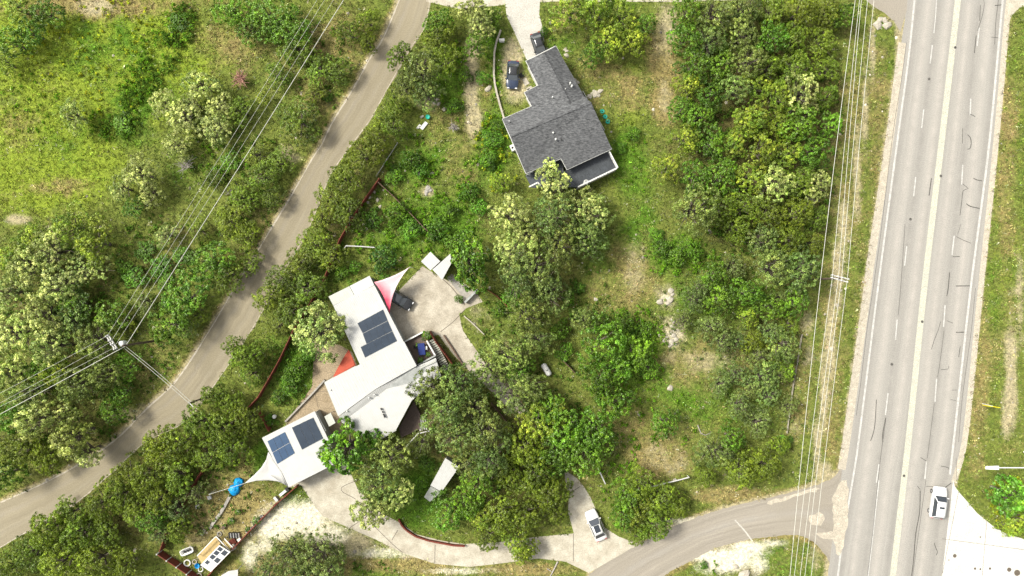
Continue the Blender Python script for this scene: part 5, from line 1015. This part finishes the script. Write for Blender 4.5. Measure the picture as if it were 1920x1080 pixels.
for x, y, dx, dy, dz, an_, m, lb in ((439,1024,.75,.8,.5,.6,'stone_white','tan crate between coop frame and straight fence'),(450.5,1011,.5,.5,.4,.5,'white_trim','white box right of the brown barrel pit'),(437,1015,1.0,.8,.25,.5,'rust_red','rusty low bin below the black planter boxes'),(421,987,.7,.4,.4,.9,'pole_wood','dark weathered crate at the left of the straw garden'),(533,922,1.5,.35,.35,.68,'white_trim','long white box along the upper end of the garden fence'),(540,916,.4,.6,.5,.68,'black_plastic','black bin at the annex end of the garden fence'),(519,934,.35,.7,.5,.68,'pipe_grey','grey frame below the long white garden box'),(381,998,1.0,.45,.12,1.0,'stone_white','pale board leaning left of the coop'),(394,932,.5,.5,.3,.4,'pipe_grey','grey box under the far end of the sail rope'),(372,949,.55,.45,.3,.3,'pipe_grey','grey box in the weeds left of the blue tarps'),(656,788,.9,.8,.7,.4,'stone_white','cream water heater box by the bottom left roof corner')):
    X, Y, _ = P(x, y); tag(MB().box((X, Y, dz/2), (dx, dy, dz), an_).box((X, Y, dz+.02), (dx+.06, dy+.06, .04), an_).build('storage_box', m), lb, 'box', 'boxes and bins')
for x, y, r, lb in ((448,958,.5,'small plant in the upper middle of the straw garden'),(436,974,.62,'small spreading plant in the middle of the straw garden'),(484,973,.7,'leafy plant against the middle of the garden fence'),(466,990,.4,'small plant left of the two white pots')): pot_plant(x, y, 0, r, lb)
X, Y, _ = P(431, 1077); o = thing('party_canopy', (X, Y, 0), 'white cloth canopy at the bottom edge right of the coop', 'canopy'); cv = [P(415,1079,2.2), P(428,1071,2.3), P(446,1068,2.2), P(446,1098,2.2), P(412,1098,2.2)]
MB().prism(cv, .05).build('cloth', 'sail_white', o)
for v in (cv[0], cv[2], cv[3], cv[4]): MB().tube([(v[0], v[1], 0), (v[0], v[1], 2.17)], .04, 5).build('post', 'pipe_grey', o)
X, Y, _ = P(523, 783); tag(MB().lathe((X-.6, Y+.2, 0), [(.28,0),(.3,.5),(.05,.55)], 12).build('water_bucket', 'white_trim'), 'white round bucket beyond the left end of the patio', 'bucket')
# dead wood
def twig(px, py, R, lb, m='dead_twig', n=16, nm='dead_shrub'):
    X, Y, _ = P(px, py, .8); b = MB(); rg = np.random.default_rng(int(px*7+py)); o = thing(nm, (X, Y, 0), lb, 'dead shrub', 'dead shrubs')
    MB().tube([(X, Y, 0), (X+.1, Y, .6)], [.12,.09], 6).build('stem', m, o)
    for _ in range(n):
        a = rg.uniform(0, 6.28); l = R*rg.uniform(.5, 1.1); p1 = (X+.45*l*math.cos(a), Y+.45*l*math.sin(a), rg.uniform(.8,1.6)); p2 = (X+l*math.cos(a+rg.normal(0,.3)), Y+l*math.sin(a+rg.normal(0,.3)), rg.uniform(.7,2.2)); b.tube([(X, Y, .5), p1, p2], [.07,.05,.02], 4, False)
        for _ in range(3): e = rg.normal(0, .35*R, 3); b.tube([p1, (p1[0]+e[0], p1[1]+e[1], p1[2]+abs(e[2])*.5)], [.035,.012], 4, False)
    b.build('branches', m, o)
mat('pink_twig', (.40,.22,.17), .9, .3, 3)
twig(452, 148, 1.6, 'pinkish dry shrub right of the big pale oak', 'pink_twig', 34); twig(350, 312, 1.6, 'bare grey shrub below the big pale oak'); twig(440, 362, 1.3, 'bare grey shrub below the middle wire span'); twig(851, 240, 1.0, 'bare grey brush left of the gravel track'); twig(1482, 127, 1.6, 'bare grey shrub in the top of the right wood'); twig(1028, 405, 1.5, 'bare branches between the central pale oaks'); twig(1480, 205, 1.2, 'bare twigs at the right of the right wood'); twig(1515, 380, 1.2, 'bare twigs near the highway edge of the right wood')
def branch(pts, r, lb):
    b = MB().tube([P(x, y, .12) for x, y in pts], [r*(1-.6*k/len(pts)) for k in range(len(pts))], 6); tag(b.build('fallen_branch', 'dead_twig'), lb, 'branch', 'fallen branches')
branch([(1046,1053),(1040,1065),(1032,1080)], .14, 'pale fallen branch at the bottom below the driveway'); branch([(1026,1066),(1036,1073)], .09, 'short pale branch touching the big fallen one'); branch([(1308,797),(1314,812),(1322,816),(1332,812)], .1, 'thin pale branch in the dry grass of the scrub clearing')
